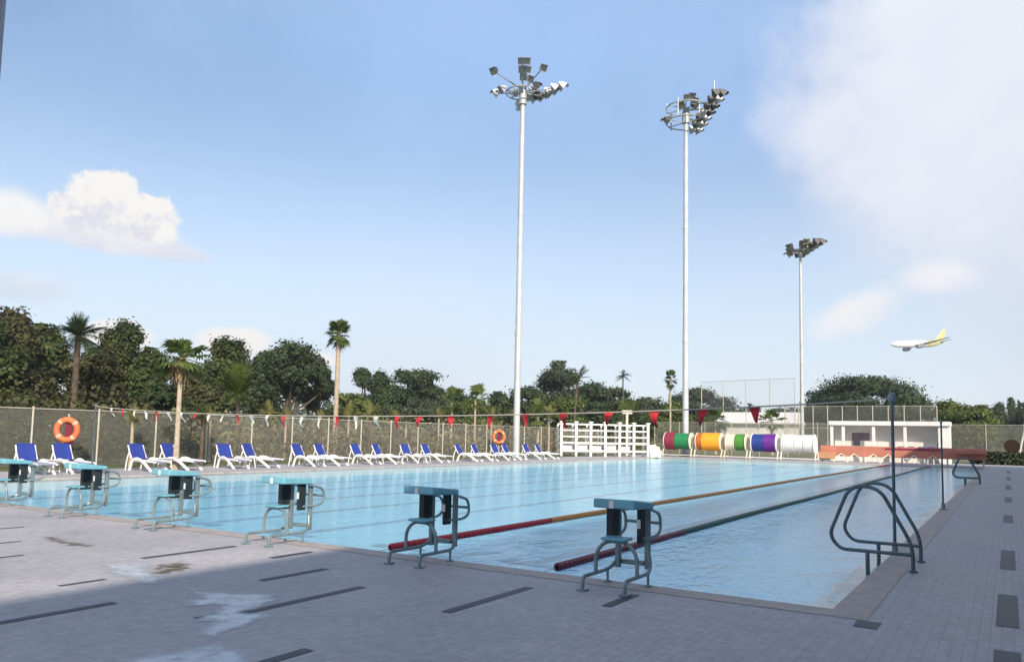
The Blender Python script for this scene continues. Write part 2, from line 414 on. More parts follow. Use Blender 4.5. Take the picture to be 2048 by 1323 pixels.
# coping all round, its inner face going down to the water
cp = MB()
ring_sheet(cp, (PL-C, PR+C, PN-C, PF+C), (PL, PR, PN, PF), .004)
for (x0, y0), (x1, y1) in (((PL, PN), (PR, PN)), ((PR, PN), (PR, PF)), ((PR, PF), (PL, PF)), ((PL, PF), (PL, PN))):
    cp.quad((x0, y0, .004), (x1, y1, .004), (x1, y1, -.10), (x0, y0, -.10))
tag(cp.build('pool_coping', M['tan'], smooth=False), kind='structure')
# basin
FZ = -.33
bs = MB()
bs.quad((PL, PN, FZ), (PR, PN, FZ), (PR, PF, FZ), (PL, PF, FZ))
bs.cur = 1
for (x0, y0), (x1, y1) in (((PL, PN), (PR, PN)), ((PR, PN), (PR, PF)), ((PR, PF), (PL, PF)), ((PL, PF), (PL, PN))):
    dx, dy = (x1-x0), (y1-y0); l = math.hypot(dx, dy); nx, ny = -dy/l*.012, dx/l*.012
    bs.quad((x0+nx, y0+ny, FZ), (x1+nx, y1+ny, FZ), (x1+nx, y1+ny, -.10), (x0+nx, y0+ny, -.10))
# white ledge under water along the right side and at the near end
bs.box((PR-.17, (PN+PF)/2, -.17), (.30, PF-PN-.1, .12))
bs.cur = 2
for k in range(1, 8):
    u = -3.3-2.5*k
    bs.quad((u-.13, PN+2, FZ+.004), (u+.13, PN+2, FZ+.004), (u+.13, PF-2, FZ+.004), (u-.13, PF-2, FZ+.004))
    for vv in (PN+2, PF-2.25): bs.quad((u-.5, vv, FZ+.008), (u+.5, vv, FZ+.008), (u+.5, vv+.25, FZ+.008), (u-.5, vv+.25, FZ+.008))
tag(bs.build('pool_basin', [M['pooltile'], M['walltile'], M['lanetile']], smooth=False), kind='structure')
w = MB(); w.quad((PL, PN, WZ), (PR, PN, WZ), (PR, PF, WZ), (PL, PF, WZ))
tag(w.build('pool_water', M['water'], smooth=False), kind='structure')
# wet patches on the paving: irregular sheets of water a few millimetres thick
def wet(name, pts, mat, z=.006, jit=.05, rim=.10):
    """a thin film on the paving: a fine grid inside an irregular outline, thinning out towards its rim"""
    P = np.array(pts); A_, B_ = P, np.roll(P, -1, 0)
    st = .03; lo, hi = P.min(0)-rim, P.max(0)+rim
    nx, ny = int((hi[0]-lo[0])/st)+1, int((hi[1]-lo[1])/st)+1
    X, Y = np.meshgrid(lo[0]+st*np.arange(nx), lo[1]+st*np.arange(ny), indexing='ij')
    q = np.stack([X.ravel(), Y.ravel()], 1)
    wob = np.stack([np.sin(q[:, 1]*19+q[:, 0]*7)+.6*np.sin(q[:, 1]*43), np.sin(q[:, 0]*23-q[:, 1]*9)+.6*np.sin(q[:, 0]*51)], 1)*jit*.6
    w = q+wob
    ins = np.zeros(len(q), bool); dm = np.full(len(q), 9.)
    for a, b in zip(A_, B_):
        c = ((a[1] > w[:, 1]) != (b[1] > w[:, 1])) & (w[:, 0] < (b[0]-a[0])*(w[:, 1]-a[1])/(b[1]-a[1]+1e-12)+a[0]); ins ^= c
        ab = b-a; t = np.clip(((w-a)@ab)/(ab@ab), 0, 1); dm = np.minimum(dm, np.hypot(*(w-a-t[:, None]*ab).T))
    inner = np.where(ins, np.clip(.35+dm/rim, 0, 1), np.clip(.35-dm/rim, 0, 1)).reshape(nx, ny)
    m_ = MB(); ids = -np.ones((nx, ny), int); vals = []
    for i in range(nx-1):
        for k in range(ny-1):
            cs = ((i, k), (i+1, k), (i+1, k+1), (i, k+1))
            if max(inner[c] for c in cs) <= 0: continue
            for c in cs:
                if ids[c] < 0: ids[c] = len(m_.v); m_.v.append((X[c], Y[c], z)); vals.append(inner[c])
            m_.f.append(tuple(int(ids[c]) for c in cs)); m_.mi.append(0)
    o = m_.build(name, mat, smooth=False)
    at = o.data.attributes.new('inner', 'FLOAT', 'POINT'); at.data.foreach_set('value', np.array(vals, dtype=np.float32))
    return tag(o, kind='structure')
wet('puddle', [(-6.63, 4.71), (-6.29, 4.68), (-5.95, 4.86), (-5.71, 4.99), (-5.5, 4.84), (-5.38, 4.36), (-5.1, 4.43), (-4.98, 4.01), (-4.9, 3.70), (-5.14, 3.76), (-5.23, 4.04), (-5.42, 3.96), (-5.63, 4.36), (-5.83, 4.44), (-5.89, 4.26), (-6.11, 4.30), (-6.07, 4.52)], M['puddle'], jit=.035)
wet('puddle', [(-5.0, 2.7), (-4.86, 3.01), (-4.80, 3.18), (-4.74, 3.44), (-4.70, 3.62), (-4.48, 3.60), (-4.30, 3.56), (-4.18, 3.42), (-4.2, 3.1), (-4.5, 2.8)], M['puddle'], jit=.03)
wet('puddle', [(-8.40, 4.92), (-8.31, 5.19), (-7.96, 5.27), (-7.70, 5.04), (-7.44, 4.92), (-7.09, 4.78), (-6.95, 4.64), (-7.2, 4.60), (-7.48, 4.66), (-7.93, 4.72)], M['puddle'], jit=.03)
wet('dirt_stain', [(-7.68, 5.09), (-7.90, 5.28), (-7.94, 5.55), (-7.67, 5.50), (-7.45, 5.24), (-7.39, 5.01), (-7.55, 4.98)], M['stain'], z=.009, jit=.05)
wet('dirt_stain', [(-11.14, 5.68), (-10.66, 5.54), (-10.04, 5.47), (-9.8, 5.56), (-9.94, 5.66), (-10.34, 5.62), (-10.97, 5.74)], M['stain'], z=.005, jit=.04)

# --------------------------------------------------------------------------- starting blocks
def make_block():
    t = thing('starting_block', 'x', 'starting block', group='starting blocks along the near end of the pool')
    # platform, sloping a little to the pool (+Y)
    m = MB()
    a = [(-.225, -.26, .79), (.225, -.26, .79), (.225, .25, .77), (-.225, .25, .77), (-.225, -.26, .885), (.225, -.26, .885), (.225, .25, .835), (-.225, .25, .835)]
    m.add(a, [(0,3,2,1), (4,5,6,7), (0,1,5,4), (1,2,6,5), (2,3,7,6), (3,0,4,7)])
    pl = m.build('platform', M['teal'], t)
    bv = pl.modifiers.new('bevel', 'BEVEL'); bv.width = .016; bv.segments = 2
    m = MB(); m.box((-.02, -.263, .83), (.05, .004, .075)); m.build('front_label', M['white'], t)
    # posts with their dark panels
    m = MB(); m.box((-.17, .10, .60), (.085, .15, .36), bev=.008); m.build('pedestal_panel', M['tealdk'], t)
    m = MB(); m.box((.13, .14, .60), (.045, .13, .36), bev=.008); pn = m.build('pedestal_panel', M['tealdk'], t)
    m = MB(); m.box((.13, .073, .62), (.04, .004, .09)); m.build('number_plate', M['white'], pn)
    for x, y in ((-.165, .23), (.135, .30)):
        m = MB(); m.box((x, y, .455), (.05, .06, .63), bev=.006); m.build('post', M['steel'], t)
    m = MB(); m.box((-.015, .265, .20), (.25, .04, .05), bev=.006); m.build('cross_bar', M['steel'], t)
    # base rails
    for s in (-1, 1):
        x = .225*s
        m = MB(); m.tube(rounded([(x, -.47, .0), (x, -.47, .13), (x, .12, .13), (x*.86, .24, .19), (x*.7, .26, .34)], .08), .02)
        m.tube([(x, .10, .13), (x, .10, -.0)], .014)
        m.box((x, -.47, .008), (.09, .09, .016)); m.box((x, .10, .008), (.06, .06, .016))
        m.build('base_rail', M['steel'], t)
    # stepping hoop on the deck side and its tread
    m = MB(); m.tube(rounded([(-.225, -.18, .13), (-.225, -.18, .34), (-.12, -.18, .46), (.12, -.18, .46), (.225, -.18, .34), (.225, -.18, .13)], .12, 5), .021)
    m.build('step_hoop', M['steel'], t)
    m = MB(); m.box((0, -.17, .487), (.27, .2, .03), bev=.01); m.build('step_tread', M['teal'], t)
    # backstroke grip on the pool side
    for s in (-1, 1):
        m = MB(); m.tube(rounded([(.2*s, .20, .77), (.2*s, .48, .70), (.2*s, .50, .52), (.2*s, .36, .47), (.13*s, .12, .47)], .09, 5), .017); m.build('grip_bar', M['steel'], t)
    m = MB(); m.tube([(-.2, .5, .60), (.2, .5, .60)], .017); m.build('grip_bar', M['steel'], t)
    return t
blk = make_block()
BL = ['nearest starting block, in the shade in front of the dark red lane rope end',
      'teal starting block in the shade behind the bright red lane rope end',
      'sunlit starting block just left of the red lane rope, fourth from the left',
      'sunlit starting block with white number plate, third from the left edge of the photo',
      'sunlit starting block below the orange lifebuoy, second from the left edge of the photo',
      'starting block cut by the left edge of the photo']
for i in range(6):
    loc = (-3.345-2.5*i, 7.44, .004)
    if i == 0: blk.location = loc; blk['label'] = BL[0]
    else: dup(blk, loc, None, BL[i])

# --------------------------------------------------------------------------- pool ladders
def ladder_rail(v):
    m = MB(); x0 = -.98
    path = rounded([(x0, v, 0), (x0, v, .30), (-1.33, v, .97), (-1.66, v, .97), (-1.90, v, .36), (-1.78, v, .20), (-1.6, v, .2), (x0, v, .2)], .16, 6)
    m.tube(path, .022, 10)
    m.tube([(-1.47, v, .2), (-1.47, v, -.30)], .024, 10)
    m.lathe([(.05, .006), (.05, .02), (.026, .03)], 12, (x0, v, 0))
    return m
def make_ladder(v0, label):
    t = thing('pool_ladder', label, 'pool ladder', (-1.3, v0, 0), group='ladders on the right side of the pool')
    for dv in (0, .95):
        o = ladder_rail(dv).build('handrail', M['rail'], t); o.data.transform(Matrix.Translation((1.3, 0, 0)))
    for z in (-.12, -.26):
        m = MB(); m.box((-.17-.0, .475, z), (.09, .95, .03), bev=.008); m.build('tread', M['steel'], t)
    return t
ld = make_ladder(10.35, 'dark tubular pool ladder with two bowed handrails nearest the camera')
dup(ld, (-1.3, 35.0, 0), None, 'far dark pool ladder at the right edge near the coral barrier')

# --------------------------------------------------------------------------- lane ropes
ROPE1, ROPE2 = 8.14, 8.08
def lane_rope(u, v0, v1, label, secs, sag=.0):
    t = thing('lane_rope', label, 'lane rope', (u, v0, WZ), group='floating lane ropes')
    c = MB(); c.tube([(0, -.35, -.01), (0, v1-v0+.3, -.01)], .008, 5); c.build('cable', M['galvdk'], t)
    for a, b, mat in secs:
        m = MB(); y = a; k = 0
        while y < b:
            step = .11 if y < 16 else .2 if y < 30 else .5
            ln = min(step, b-y)*.97; r = .052
            dx = .03*math.sin((y+v0)*.35)
            n = 9 if y < 12 else 6
            m.lathe([(.02, y), (r*.95, y+.004), (r, y+ln*.3), (r, y+ln*.7), (r*.95, y+ln-.004), (.02, y+ln)], n, (dx, 0, .012), 'Y')
            y += step
        m.build('float_section', M[mat], t)
    return t
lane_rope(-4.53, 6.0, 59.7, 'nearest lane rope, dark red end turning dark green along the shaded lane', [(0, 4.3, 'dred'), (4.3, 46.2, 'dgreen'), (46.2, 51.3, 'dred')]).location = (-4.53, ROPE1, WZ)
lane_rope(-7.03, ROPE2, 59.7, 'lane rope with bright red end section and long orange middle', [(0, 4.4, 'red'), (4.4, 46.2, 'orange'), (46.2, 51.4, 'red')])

# --------------------------------------------------------------------------- backstroke flags and their posts
def flag_post(loc, h, label, cat='post', head=True, r=.022):
    t = thing('flag_post', label, cat, loc, group='slim posts on the pool edge')
    m = MB(); m.tube([(0, 0, 0), (0, 0, h)], [r, r*.9], 10); m.build('shaft', M['rail'], t)
    m = MB(); m.lathe([(.09, 0), (.09, .015), (.04, .03), (.04, .14), (r, .15)], 14); m.build('base', M['steel'], t)
    m = MB()
    if head: m.lathe([(r, h-.01), (.045, h), (.058, h+.05), (.045, h+.10), (.01, h+.12)], 12)
    else: m.lathe([(r*1.3, h-.02), (r*1.5, h), (r*1.3, h+.03), (.004, h+.04)], 10)
    m.build('cap', M['steel'], t)
    return t
flag_post((-1.35, 11.95, .006), 2.07, 'dark slim post with round cap holding the right end of the pennant line')
flag_post((-1.31, 20.63, .006), 2.0, 'second slim dark post further along the right pool edge, without pennants', head=False)
flag_post((-23.55, 13.3, .006), 2.15, 'slim post at the far left holding the left end of the pennant line', head=False)
A, B = Vector((-1.35, 11.95, 2.12)), Vector((-23.55, 13.3, 2.14))
fl = thing('pennant_line', 'long string of red and white pennants sagging across the pool', 'pennant line', A)
def lp(t):
    p = A.lerp(B, t); p.z -= .28*(4*t*(1-t))**.8; return p
m = MB(); m.tube([lp(i/60)-A for i in range(61)], .012, 5); m.build('cord', M['rope'], fl)
us = [-3.28, -4.09, -4.95, -5.78, -6.7, -7.53, -8.36, -9.36, -10.18]
us += [-10.18-.62*k for k in range(1, 21)]
for k, u in enumerate(us):
    t0 = (u-A.x)/(B.x-A.x)
    wd_ = .088 if k < 9 else .07
    c = lp(t0); ax = (B-A).normalized()
    sw = rnd.uniform(.05, .16); dr = rnd.uniform(.20, .28); tw = rnd.uniform(-.10, .03)
    rows = []
    for j in range(5):                       # a small curled cloth, narrowing and blowing downwind
        f = j/4; hw = wd_*(1-f*.82); off = Vector((tw*f, sw*f*f+.03*math.sin(f*5+k), -dr*f))
        tr_ = R(rnd.uniform(-35, 35))*f
        d_ = ax*math.cos(tr_)+Vector((0, 1, 0))*math.sin(tr_)
        rows.append([c+off-d_*hw-A, c+off+Vector((0, .03*math.cos(f*4+k), 0))-A, c+off+d_*hw-A])
    th = Vector((0, .004, 0)); vs = [p for r_ in rows for p in r_]; n_ = len(vs); vs += [p+th for p in vs]
    fs = []
    for j in range(4):
        for i in range(2):
            a_ = j*3+i; fs += [(a_, a_+1, a_+4, a_+3), (n_+a_+3, n_+a_+4, n_+a_+1, n_+a_)]
    m = MB(); m.add(vs, fs)
    m.build('pennant', M['flagr'] if k < 9 or k % 3 == 0 else M['flagw'], fl)

# --------------------------------------------------------------------------- loungers and side tables
def make_lounger():
    t = thing('sun_lounger', 'x', 'sun lounger', group='sun loungers along the left side of the pool')
    for s in (-1, 1):
        y = .31*s
        m = MB()
        path = rounded([(.34, y, 0), (.50, y, .40), (.86, y, .43), (1.22, y, .28), (1.66, y, 0.0)], .16, 5)
        m.tube(path, [.055]*len(path), 8, flat=.75)
        m.build('side_frame', M['resin'], t)
        m = MB(); m.tube(rounded([(.50, y*.92, .36), (1.1, y*.92, .37), (1.82, y*.92, .33)], .2), .036, 8); m.build('seat_rail', M['resin'], t)
        m = MB(); m.tube([(.40, y*.9, .42), (.26, y*.9, .62)], .024, 8); m.tube([(.26, y*.9, .62), (.13, y*.9, .88)], .024, 8)
        m.build('back_rail', M['resin'], t)
        m = MB(); m.tube(rounded([(.22, .27*s, .66), (.13, .29*s, .40), (.06, .29*s, 0)], .1), .024); m.build('rear_strut', M['resin'], t)
    m = MB(); m.box((1.20, 0, .345), (1.22, .50, .022), rot=Euler((0, R(1.5), 0)), bev=.008)
    m.build('seat', M['sling'], t)
    for x in (.75, 1.2, 1.72):
        m = MB(); m.box((x, 0, .318), (.05, .56, .03)); m.build('cross_bar', M['resin'], t)
    m = MB(); m.box((.27, 0, .645), (.58, .54, .03), rot=Euler((0, R(60), 0)), bev=.012); m.build('backrest', M['blue'], t)
    m = MB(); m.box((.118, 0, .905), (.07, .57, .05), rot=Euler((0, R(60), 0)), bev=.015); m.build('head_bar', M['blue'], t)
    return t
lg = make_lounger()
tb = thing('side_table', 'x', 'side table', group='white side tables between the loungers')
m = MB(); m.box((0, 0, .42), (.50, .50, .035), bev=.012); m.box((0, 0, .385), (.42, .42, .035)); m.build('table_top', M['resin'], tb)
for sx in (-1, 1):
    for sy in (-1, 1):
        m = MB(); m.tube([(.18*sx, .18*sy, .38), (.23*sx, .23*sy, 0)], [.024, .017], 8); m.build('leg', M['resin'], tb)
pairs = [(12.75, 13.9), (16.43, 17.71), (20.19, 21.4), (23.86, 25.27), (27.69, 29.16), (31.38, 32.82), (35.73, 37.2), (39.56, 40.95), (43.36, 44.75)]
words = ['first', 'second', 'third', 'fourth', 'fifth', 'sixth', 'seventh', 'eighth', 'ninth']
first = True
for k, (a, b) in enumerate(pairs):
    for j, v in enumerate((a, b)):
        loc = (-26.55+rnd.uniform(-.16, .16), v, .0); rz = R(rnd.uniform(-11, 11))
        lab = f'blue and white sun lounger, {"left" if j == 0 else "right"} one of the {words[k]} pair from the left'
        if k == 0: lab = 'blue and white lounger at the left edge, left of the first white table' if j == 0 else 'blue and white lounger directly below the big orange lifebuoy'
        if k == 8: lab = 'left lounger of the farthest pair, beside the tall floodlight mast' if j == 0 else 'farthest sun lounger, right beside the white rack'
        if first: o = lg; o.location = loc; o.rotation_euler = (0, 0, rz); o['label'] = lab
        else: dup(lg, loc, rz, lab)
        first = False
    loc = (-25.85, (a+b)/2+.12, 0)
    lab = f'small white table between the {words[k]} pair of loungers from the left'
    if k == 0: tb.location = loc; tb['label'] = lab
    else: dup(tb, loc, R(rnd.uniform(-8, 8)), lab)

# --------------------------------------------------------------------------- fences
def fence_run(name, label, p0, p1, h, step, mat, post_r=.035, z0=0, rails=(1.,), group=None, cat='fence', postmat='post'):
    p0, p1 = Vector((*p0, z0)), Vector((*p1, z0)); d_ = p1-p0; ln = d_.length
    t = thing(name, label, cat, p0, math.atan2(d_.y, d_.x), group)
    n = int(round(ln/step))
    for k in range(n+1):
        m = MB(); x = ln*k/n; m.tube([(x, 0, 0), (x, 0, h+.04)], post_r, 8); m.lathe([(post_r*1.3, h+.03), (post_r*1.2, h+.07), (.004, h+.09)], 8, (x, 0, 0)); m.build('post', M[postmat], t)
    for f in rails:
        m = MB(); m.tube([(0, 0, h*f), (ln, 0, h*f)], post_r*.62, 6); m.build('rail', M[postmat], t)
    m = MB(); m.quad((0, .03, .03), (ln, .03, .03), (ln, .03, h), (0, .03, h)); m.build('wire_mesh', M[mat], t, smooth=False)
    return t
fence_run('chain_link_fence', 'long chain link fence on thin posts behind the loungers', (-30, 7.3), (-30, 61.2), 2.13, 2.45, 'chain')
fence_run('chain_link_fence', 'low mesh fence across the far end behind the reels and the shelter', (-30, 74), (14, 74), 3.1, 2.6, 'chain', .03)
fence_run('court_fence', 'tall court fence rising above the white shelter roof', (-21.5, 92), (-6.2, 92), 5.4, 1.5, 'chainfine', .05, rails=(1., .55))
tn = fence_run('tall_net', 'faint high net on thin poles above the small palms', (-34, 100), (-21.5, 97), 9., 3.1, 'netfaint', .05, rails=(1.,), cat='net')

# --------------------------------------------------------------------------- lifebuoys
def lifebuoy(loc, rz, label, rr=.36):
    t = thing('lifebuoy_stand', label, 'lifebuoy', loc, rz)
    m = MB(); m.tube([(0, .0, 0), (0, .0, 1.95)], .03, 8); m.build('stand_post', M['post'], t)
    m = MB(); m.box((.06, -.03, 1.30), (.30, .03, .95), bev=.02); m.build('back_board', M['dred'], t)
    ring = MB(); ring.tube([(rr*math.cos(2*PI*k/28), -.12, 1.38+rr*1.08*math.sin(2*PI*k/28)) for k in range(28)], .105, 10, closed=True); rg = ring.build('ring', M['lifeb'], t)
    for a in (40, 130, 220, 310):
        m = MB(); pts = [(rr*math.cos(R(a+da)), -.12, 1.38+rr*1.08*math.sin(R(a+da))) for da in (-8, 0, 8)]
        m.tube(pts, .109, 10); m.build('pale_band', M['salmon'], rg)
    return t
lifebuoy((-28.6, 15.2, 0), R(45), 'big orange lifebuoy on a post before the left fence', .335)
lifebuoy((-28.9, 43.9, 0), R(33), 'small distant orange lifebuoy beside the tallest mast', .36)

# --------------------------------------------------------------------------- floodlight masts
FW = Vector((-math.sin(YAW), math.cos(YAW), 0)); RT = Vector((math.cos(YAW), math.sin(YAW), 0))
def flood(parent, p, face, k=1., dk=.35):
    """floodlight: a flared body with a visor and a glass, aimed outward and down"""
    rot = Matrix.Rotation(face, 3, 'Z') @ Matrix.Rotation(R(38), 3, 'Y')
    def tr(vs): return [Vector(p)+rot @ (Vector(q)*k) for q in vs]
    m = MB()
    a, b = .17, .30
    vs = [(-.25, -a, -a), (-.25, a, -a), (-.25, a, a), (-.25, -a, a), (.20, -b, -b), (.20, b, -b), (.20, b, b), (.20, -b, b), (.42, -b, b), (.42, b, b)]
    m.add(tr(vs), [(0,3,2,1), (0,1,5,4), (1,2,6,5), (2,3,7,6), (3,0,4,7), (7,8,9,6), (6,9,8,7)])
    m.add(tr([(-.42, -.08, -.08), (-.42, .08, -.08), (-.42, .08, .08), (-.42, -.08, .08), (-.25, -.1, -.1), (-.25, .1, -.1), (-.25, .1, .1), (-.25, -.1, .1)]), [(0,3,2,1), (0,1,5,4), (1,2,6,5), (2,3,7,6), (3,0,4,7)])
    o = m.build('floodlight', M['lampdk'] if rnd.random() < dk else M['galvlt'], parent, smooth=False)
    m = MB(); m.add(tr([(.19, -b*.95, -b*.95), (.19, b*.95, -b*.95), (.19, b*.95, b*.95), (.19, -b*.95, b*.95)]), [(0, 1, 2, 3)]); m.build('lens', M['glass'], o, smooth=False)
def mast(loc, h, r0, r1, label, rings, bars, floods, k=1., dk=.35):
    t = thing('floodlight_mast', label, 'floodlight mast', loc, group='tall floodlight masts')
    m = MB(); pr = []
    for i in range(9):
        f = i/8; pr.append((0, 0, h*f))
    m.tube(pr, [r0+(r1-r0)*i/8 for i in range(9)], 20)
    for f in (.33, .66): m.lathe([(r0+(r1-r0)*f+.03, h*f-.12), (r0+(r1-r0)*f+.03, h*f+.12)], 20)
    m.build('pole', M['galv'], t, angle=60)
    m = MB(); m.lathe([(r0*2, 0), (r0*2, .06), (r0*1.25, .1), (r0*1.1, .35)], 16); m.build('base_flange', M['galvdk'], t)
    m = MB(); m.lathe([(r1, h-.9), (r1*1.9, h-.85), (r1*1.9, h+.1), (r1*1.2, h+.5), (.05, h+.55)], 14)
    m.build('head_hub', M['galvdk'], t)
    fr = MB()
    H0 = Vector((0, 0, h))
    def pt(a): return H0 + RT*a[0] - FW*a[1] + Vector((0, 0, a[2]))
    for rad, dz, flat in rings:
        fr.tube([H0+RT*(rad*math.cos(2*PI*i/32)*flat)+FW*(rad*math.sin(2*PI*i/32))+Vector((0, 0, dz)) for i in range(32)], .06*k, 6, closed=True)
        for i in range(6):
            a = 2*PI*i/6+.3; fr.tube([H0+Vector((0, 0, dz)), H0+RT*(rad*math.cos(a)*flat)+FW*(rad*math.sin(a))+Vector((0, 0, dz))], .045*k, 6)
    for a, b in bars: fr.tube([pt(a), pt(b)], .055*k, 6)
    fr.build('head_frame', M['galvdk'], t)
    for f in floods:
        p = pt(f[:3]); ang = math.atan2((p-H0).y, (p-H0).x) if len(f) < 4 else f[3]
        flood(t, p, ang, k, dk)
    return t
ra = math.atan2(RT.y, RT.x); na = math.atan2(-FW.y, -FW.x)
# nearest mast: open crown of arms, many lamps on the right
fl1 = []
for i, (x, nz) in enumerate(((2.75, .7), (2.35, .1), (1.9, -.5), (1.35, -1.1))):
    fl1 += [(x, nz*1.1, .25, ra+.2), (x-.55, nz*1.1-.2, .2, ra+.2)]
fl1 += [(-2.0, 2.2, .55), (-1.45, .5, .05), (-1.9, .1, -.05), (1.3, 2.4, .75), (-.15, 2.5, 1.15), (.2, 2.5, 1.15), (-.1, 1.7, .95), (.25, 1.7, .95), (0., .9, .8), (.45, .7, .75),
        (.7, -.3, .3), (.95, .2, .5), (-.25, -1.6, .0), (-.2, -2.2, -.1), (-.05, -.5, .6), (.5, -.9, .1), (1.0, -.6, .1), (-.6, -.6, .3)]
b1 = [((0, 0, .2), (-2., 2.2, .5)), ((0, 0, .2), (1.3, 2.4, .7)), ((0, 0, .2), (-.1, 2.6, 1.1)), ((0, 0, 0), (-1.9, .1, -.1)), ((0, 0, 0), (-.25, -2.2, -.1)),
      ((0, 0, 0), (2.7, .7, .2)), ((2.75, .77, .2), (1.0, -1.5, .2)), ((0, 0, 0), (1.3, -1.2, .1)), ((-.1, 1.2, .2), (-.1, 1.2, 1.5))]
mast((-28.3, 45.13, 0), 25.6, .23, .15, 'nearest and tallest floodlight mast with an open crown of lamps', [(1.2, .0, 1.)], b1, fl1, .82)
fl2 = []
for i in range(7):
    f = i/6; x = 1.3+.45*f; nn = -2.6+6.4*f; z = -.35+.6*f
    for q in (0, .62): fl2.append((x+q*.9-.15, nn, z, ra+.35))
fl2 += [(-.25, 1.5, .9), (.15, 1.5, 1.0), (.45, 1.1, .8), (-.5, .6, .6), (.6, .5, .6), (-1.65, -.3, -.45), (-1.65, .2, -.6)]
b2 = [((1.5, -2.6, -.35), (1.9, 3.8, .35)), ((0, 0, -.4), (1.6, -1., -.2)), ((0, 0, .3), (1.7, 1.2, .1)), ((1.7, 3.0, .2), (1.7, 3.0, 1.7)), ((-1.68, 0, -.9), (-1.68, 0, .9)), ((-1.0, -1.5, -.9), (-1.0, -1.5, .6)), ((-1., 1.4, -.7), (-1., 1.4, .9)), ((.9, 1.2, -.8), (.9, 1.2, .7))]
mast((-23.14, 63.94, 0), 29.9, .27, .175, 'middle floodlight mast with a dark slanting bank of lamps at right', [(1.7, -.75, 1.), (1.7, .55, 1.)], b2, fl2, 1.0, .72)
fl3 = []
for i in range(5):
    f = i/4; x = .45+.55*f; nn = -2.2+5.2*f
    for q in (0, .7): fl3.append((x+q, nn, .1+.5*f, ra+.35))
fl3 += [(-1.6, .6, .0), (-1.9, 1.4, .3), (-1.35, -.6, -.3), (-1.2, .2, -.2), (-.4, 1.7, .7), (-.1, 2.3, .9), (.1, .9, .5)]
mast((-23.35, 109.54, 0), 27.4, .26, .17, 'most distant and shortest looking floodlight mast at right', [(1.2, 0, 1.)], [((.6, -2.2, 0), (1.2, 3., .6)), ((0, 0, 0), (1.7, .4, .3)), ((-1.7, 0, -.2), (0, 0, 0))], fl3, 1.4, .6)

# --------------------------------------------------------------------------- white rack in the far left corner
pa, pb = Vector((-28.75, 52.3, 0)), Vector((-23.85, 57.45, 0))
dv_ = pb-pa; ln = dv_.length
rk = thing('white_rack', 'white lattice rack of seven posts and level rails', 'rack', pa, math.atan2(dv_.y, dv_.x))
for i in range(7):
    x = ln*i/6
    m = MB(); m.box((x, 0, 1.28), (.20, .16, 2.56), bev=.02); m.box((x, 0, 2.62), (.34, .24, .09), bev=.02); m.build('upright', M['white'], rk)
    m = MB(); m.box((x, .9, 1.2), (.14, .12, 2.4), bev=.02); m.build('upright', M['white'], rk)
for z in (2.45, 1.98, 1.50, 1.02, .42):
    for y in (.0, .9):
        m = MB(); m.box((ln/2, y+.09, z), (ln, .05, .11 if z > 1.1 else .15), bev=.01); m.build('rail', M['white'], rk)
m = MB()
for i in (0, 1, 2, 3, 4):
    x = ln*(i+.5)/6; hh = (.62, .75, .58, .7, .55)[i]
    m.box((x, .35, .25+hh/2), (ln/6*.72, .05, hh), rot=Euler((R(-14), 0, R((6, -5, 3, -7, 4)[i]))), bev=.02)
m.build('stored_board', M['resin'], rk)
def ray_xy(x, dist):
    a = -YAW + math.atan((x-1024)/1557.9)
    return Vector((math.sin(a)*dist, math.cos(a)*dist, 0))
cr = thing('white_box_stack', 'low heap of white boards leaning at the right end of the rack', 'board stack', tuple(ray_xy(1313, 62.3)), math.atan2(dv_.y, dv_.x))
for i, (x, w_, h_) in enumerate(((-.2, .62, .98), (.08, .6, .85), (.32, .5, .6))):
    m = MB(); m.box((x, .1*i, h_/2), (w_, .12, h_), rot=Euler((R(-12), R(9*i-6), 0)), bev=.03); m.build('board', M['shade'], cr)
tp = thing('t_post', 'cream T shaped post standing up behind the white rack', 'post', (-27.0, 60.5, 0), math.atan2(dv_.y, dv_.x))
m = MB(); m.tube([(0, 0, 0), (0, 0, 3.5)], .11, 8); m.build('shaft', M['cream'], tp)
m = MB(); m.box((0, 0, 3.62), (.9, .3, .32), bev=.06); m.build('head', M['cream'], tp)

# --------------------------------------------------------------------------- lane rope reels at the far end
def reel(u0, u1, secs, frame, label, disc=None):
    v = 62.6; t = thing('lane_rope_reel', label, 'storage reel', ((u0+u1)/2, v, 0), group='lane rope reels at the far end')
    hw = (u1-u0)/2; zc = 1.30
    for s in (-1, 1):
        x = s*(hw-.05)
        m = MB()
        m.tube([(x, -.6, .12), (x, 0, zc), (x, .6, .12)], .05, 8); m.tube([(x, -.7, .16), (x, .7, .16)], .05, 8)
        for y in (-.55, .55): m.lathe([(.02, -.04), (.12, -.04), (.12, .04), (.02, .04)], 12, (x, y, .12), 'X')
        m.build('stand', M[frame], t)
        m = MB(); m.lathe([(.05, -.035), (.72, -.035), (.74, 0), (.72, .035), (.05, .035)], 28, (s*(hw-.16), 0, zc), 'X'); m.build('end_disc', M[disc or frame], t)
    m = MB(); m.tube([(-hw, 0, zc), (hw, 0, zc)], .05, 10); m.tube([(-hw, -.5, .16), (hw, -.5, .16)], .035, 8); m.build('axle', M[frame], t)
    x = -hw+.2; tot = sum(s[0] for s in secs); W = 2*hw-.4
    for wd, mat, rad in secs:
        wv = W*wd/tot; prof = [(.1, x+.01)]
        n = max(3, int(wv/.12))
        for k in range(n):
            a = x+.01+(wv-.02)*k/n; b = x+.01+(wv-.02)*(k+1)/n
            prof += [(rad*.965, a+.005), (rad, a+(b-a)*.3), (rad, a+(b-a)*.7), (rad*.965, b-.005)]
        prof.append((.1, x+wv-.01))
        m = MB(); m.lathe(prof, 28, (0, 0, zc), 'X'); m.build('wound_floats', M[mat], t)
        x += wv
    return t
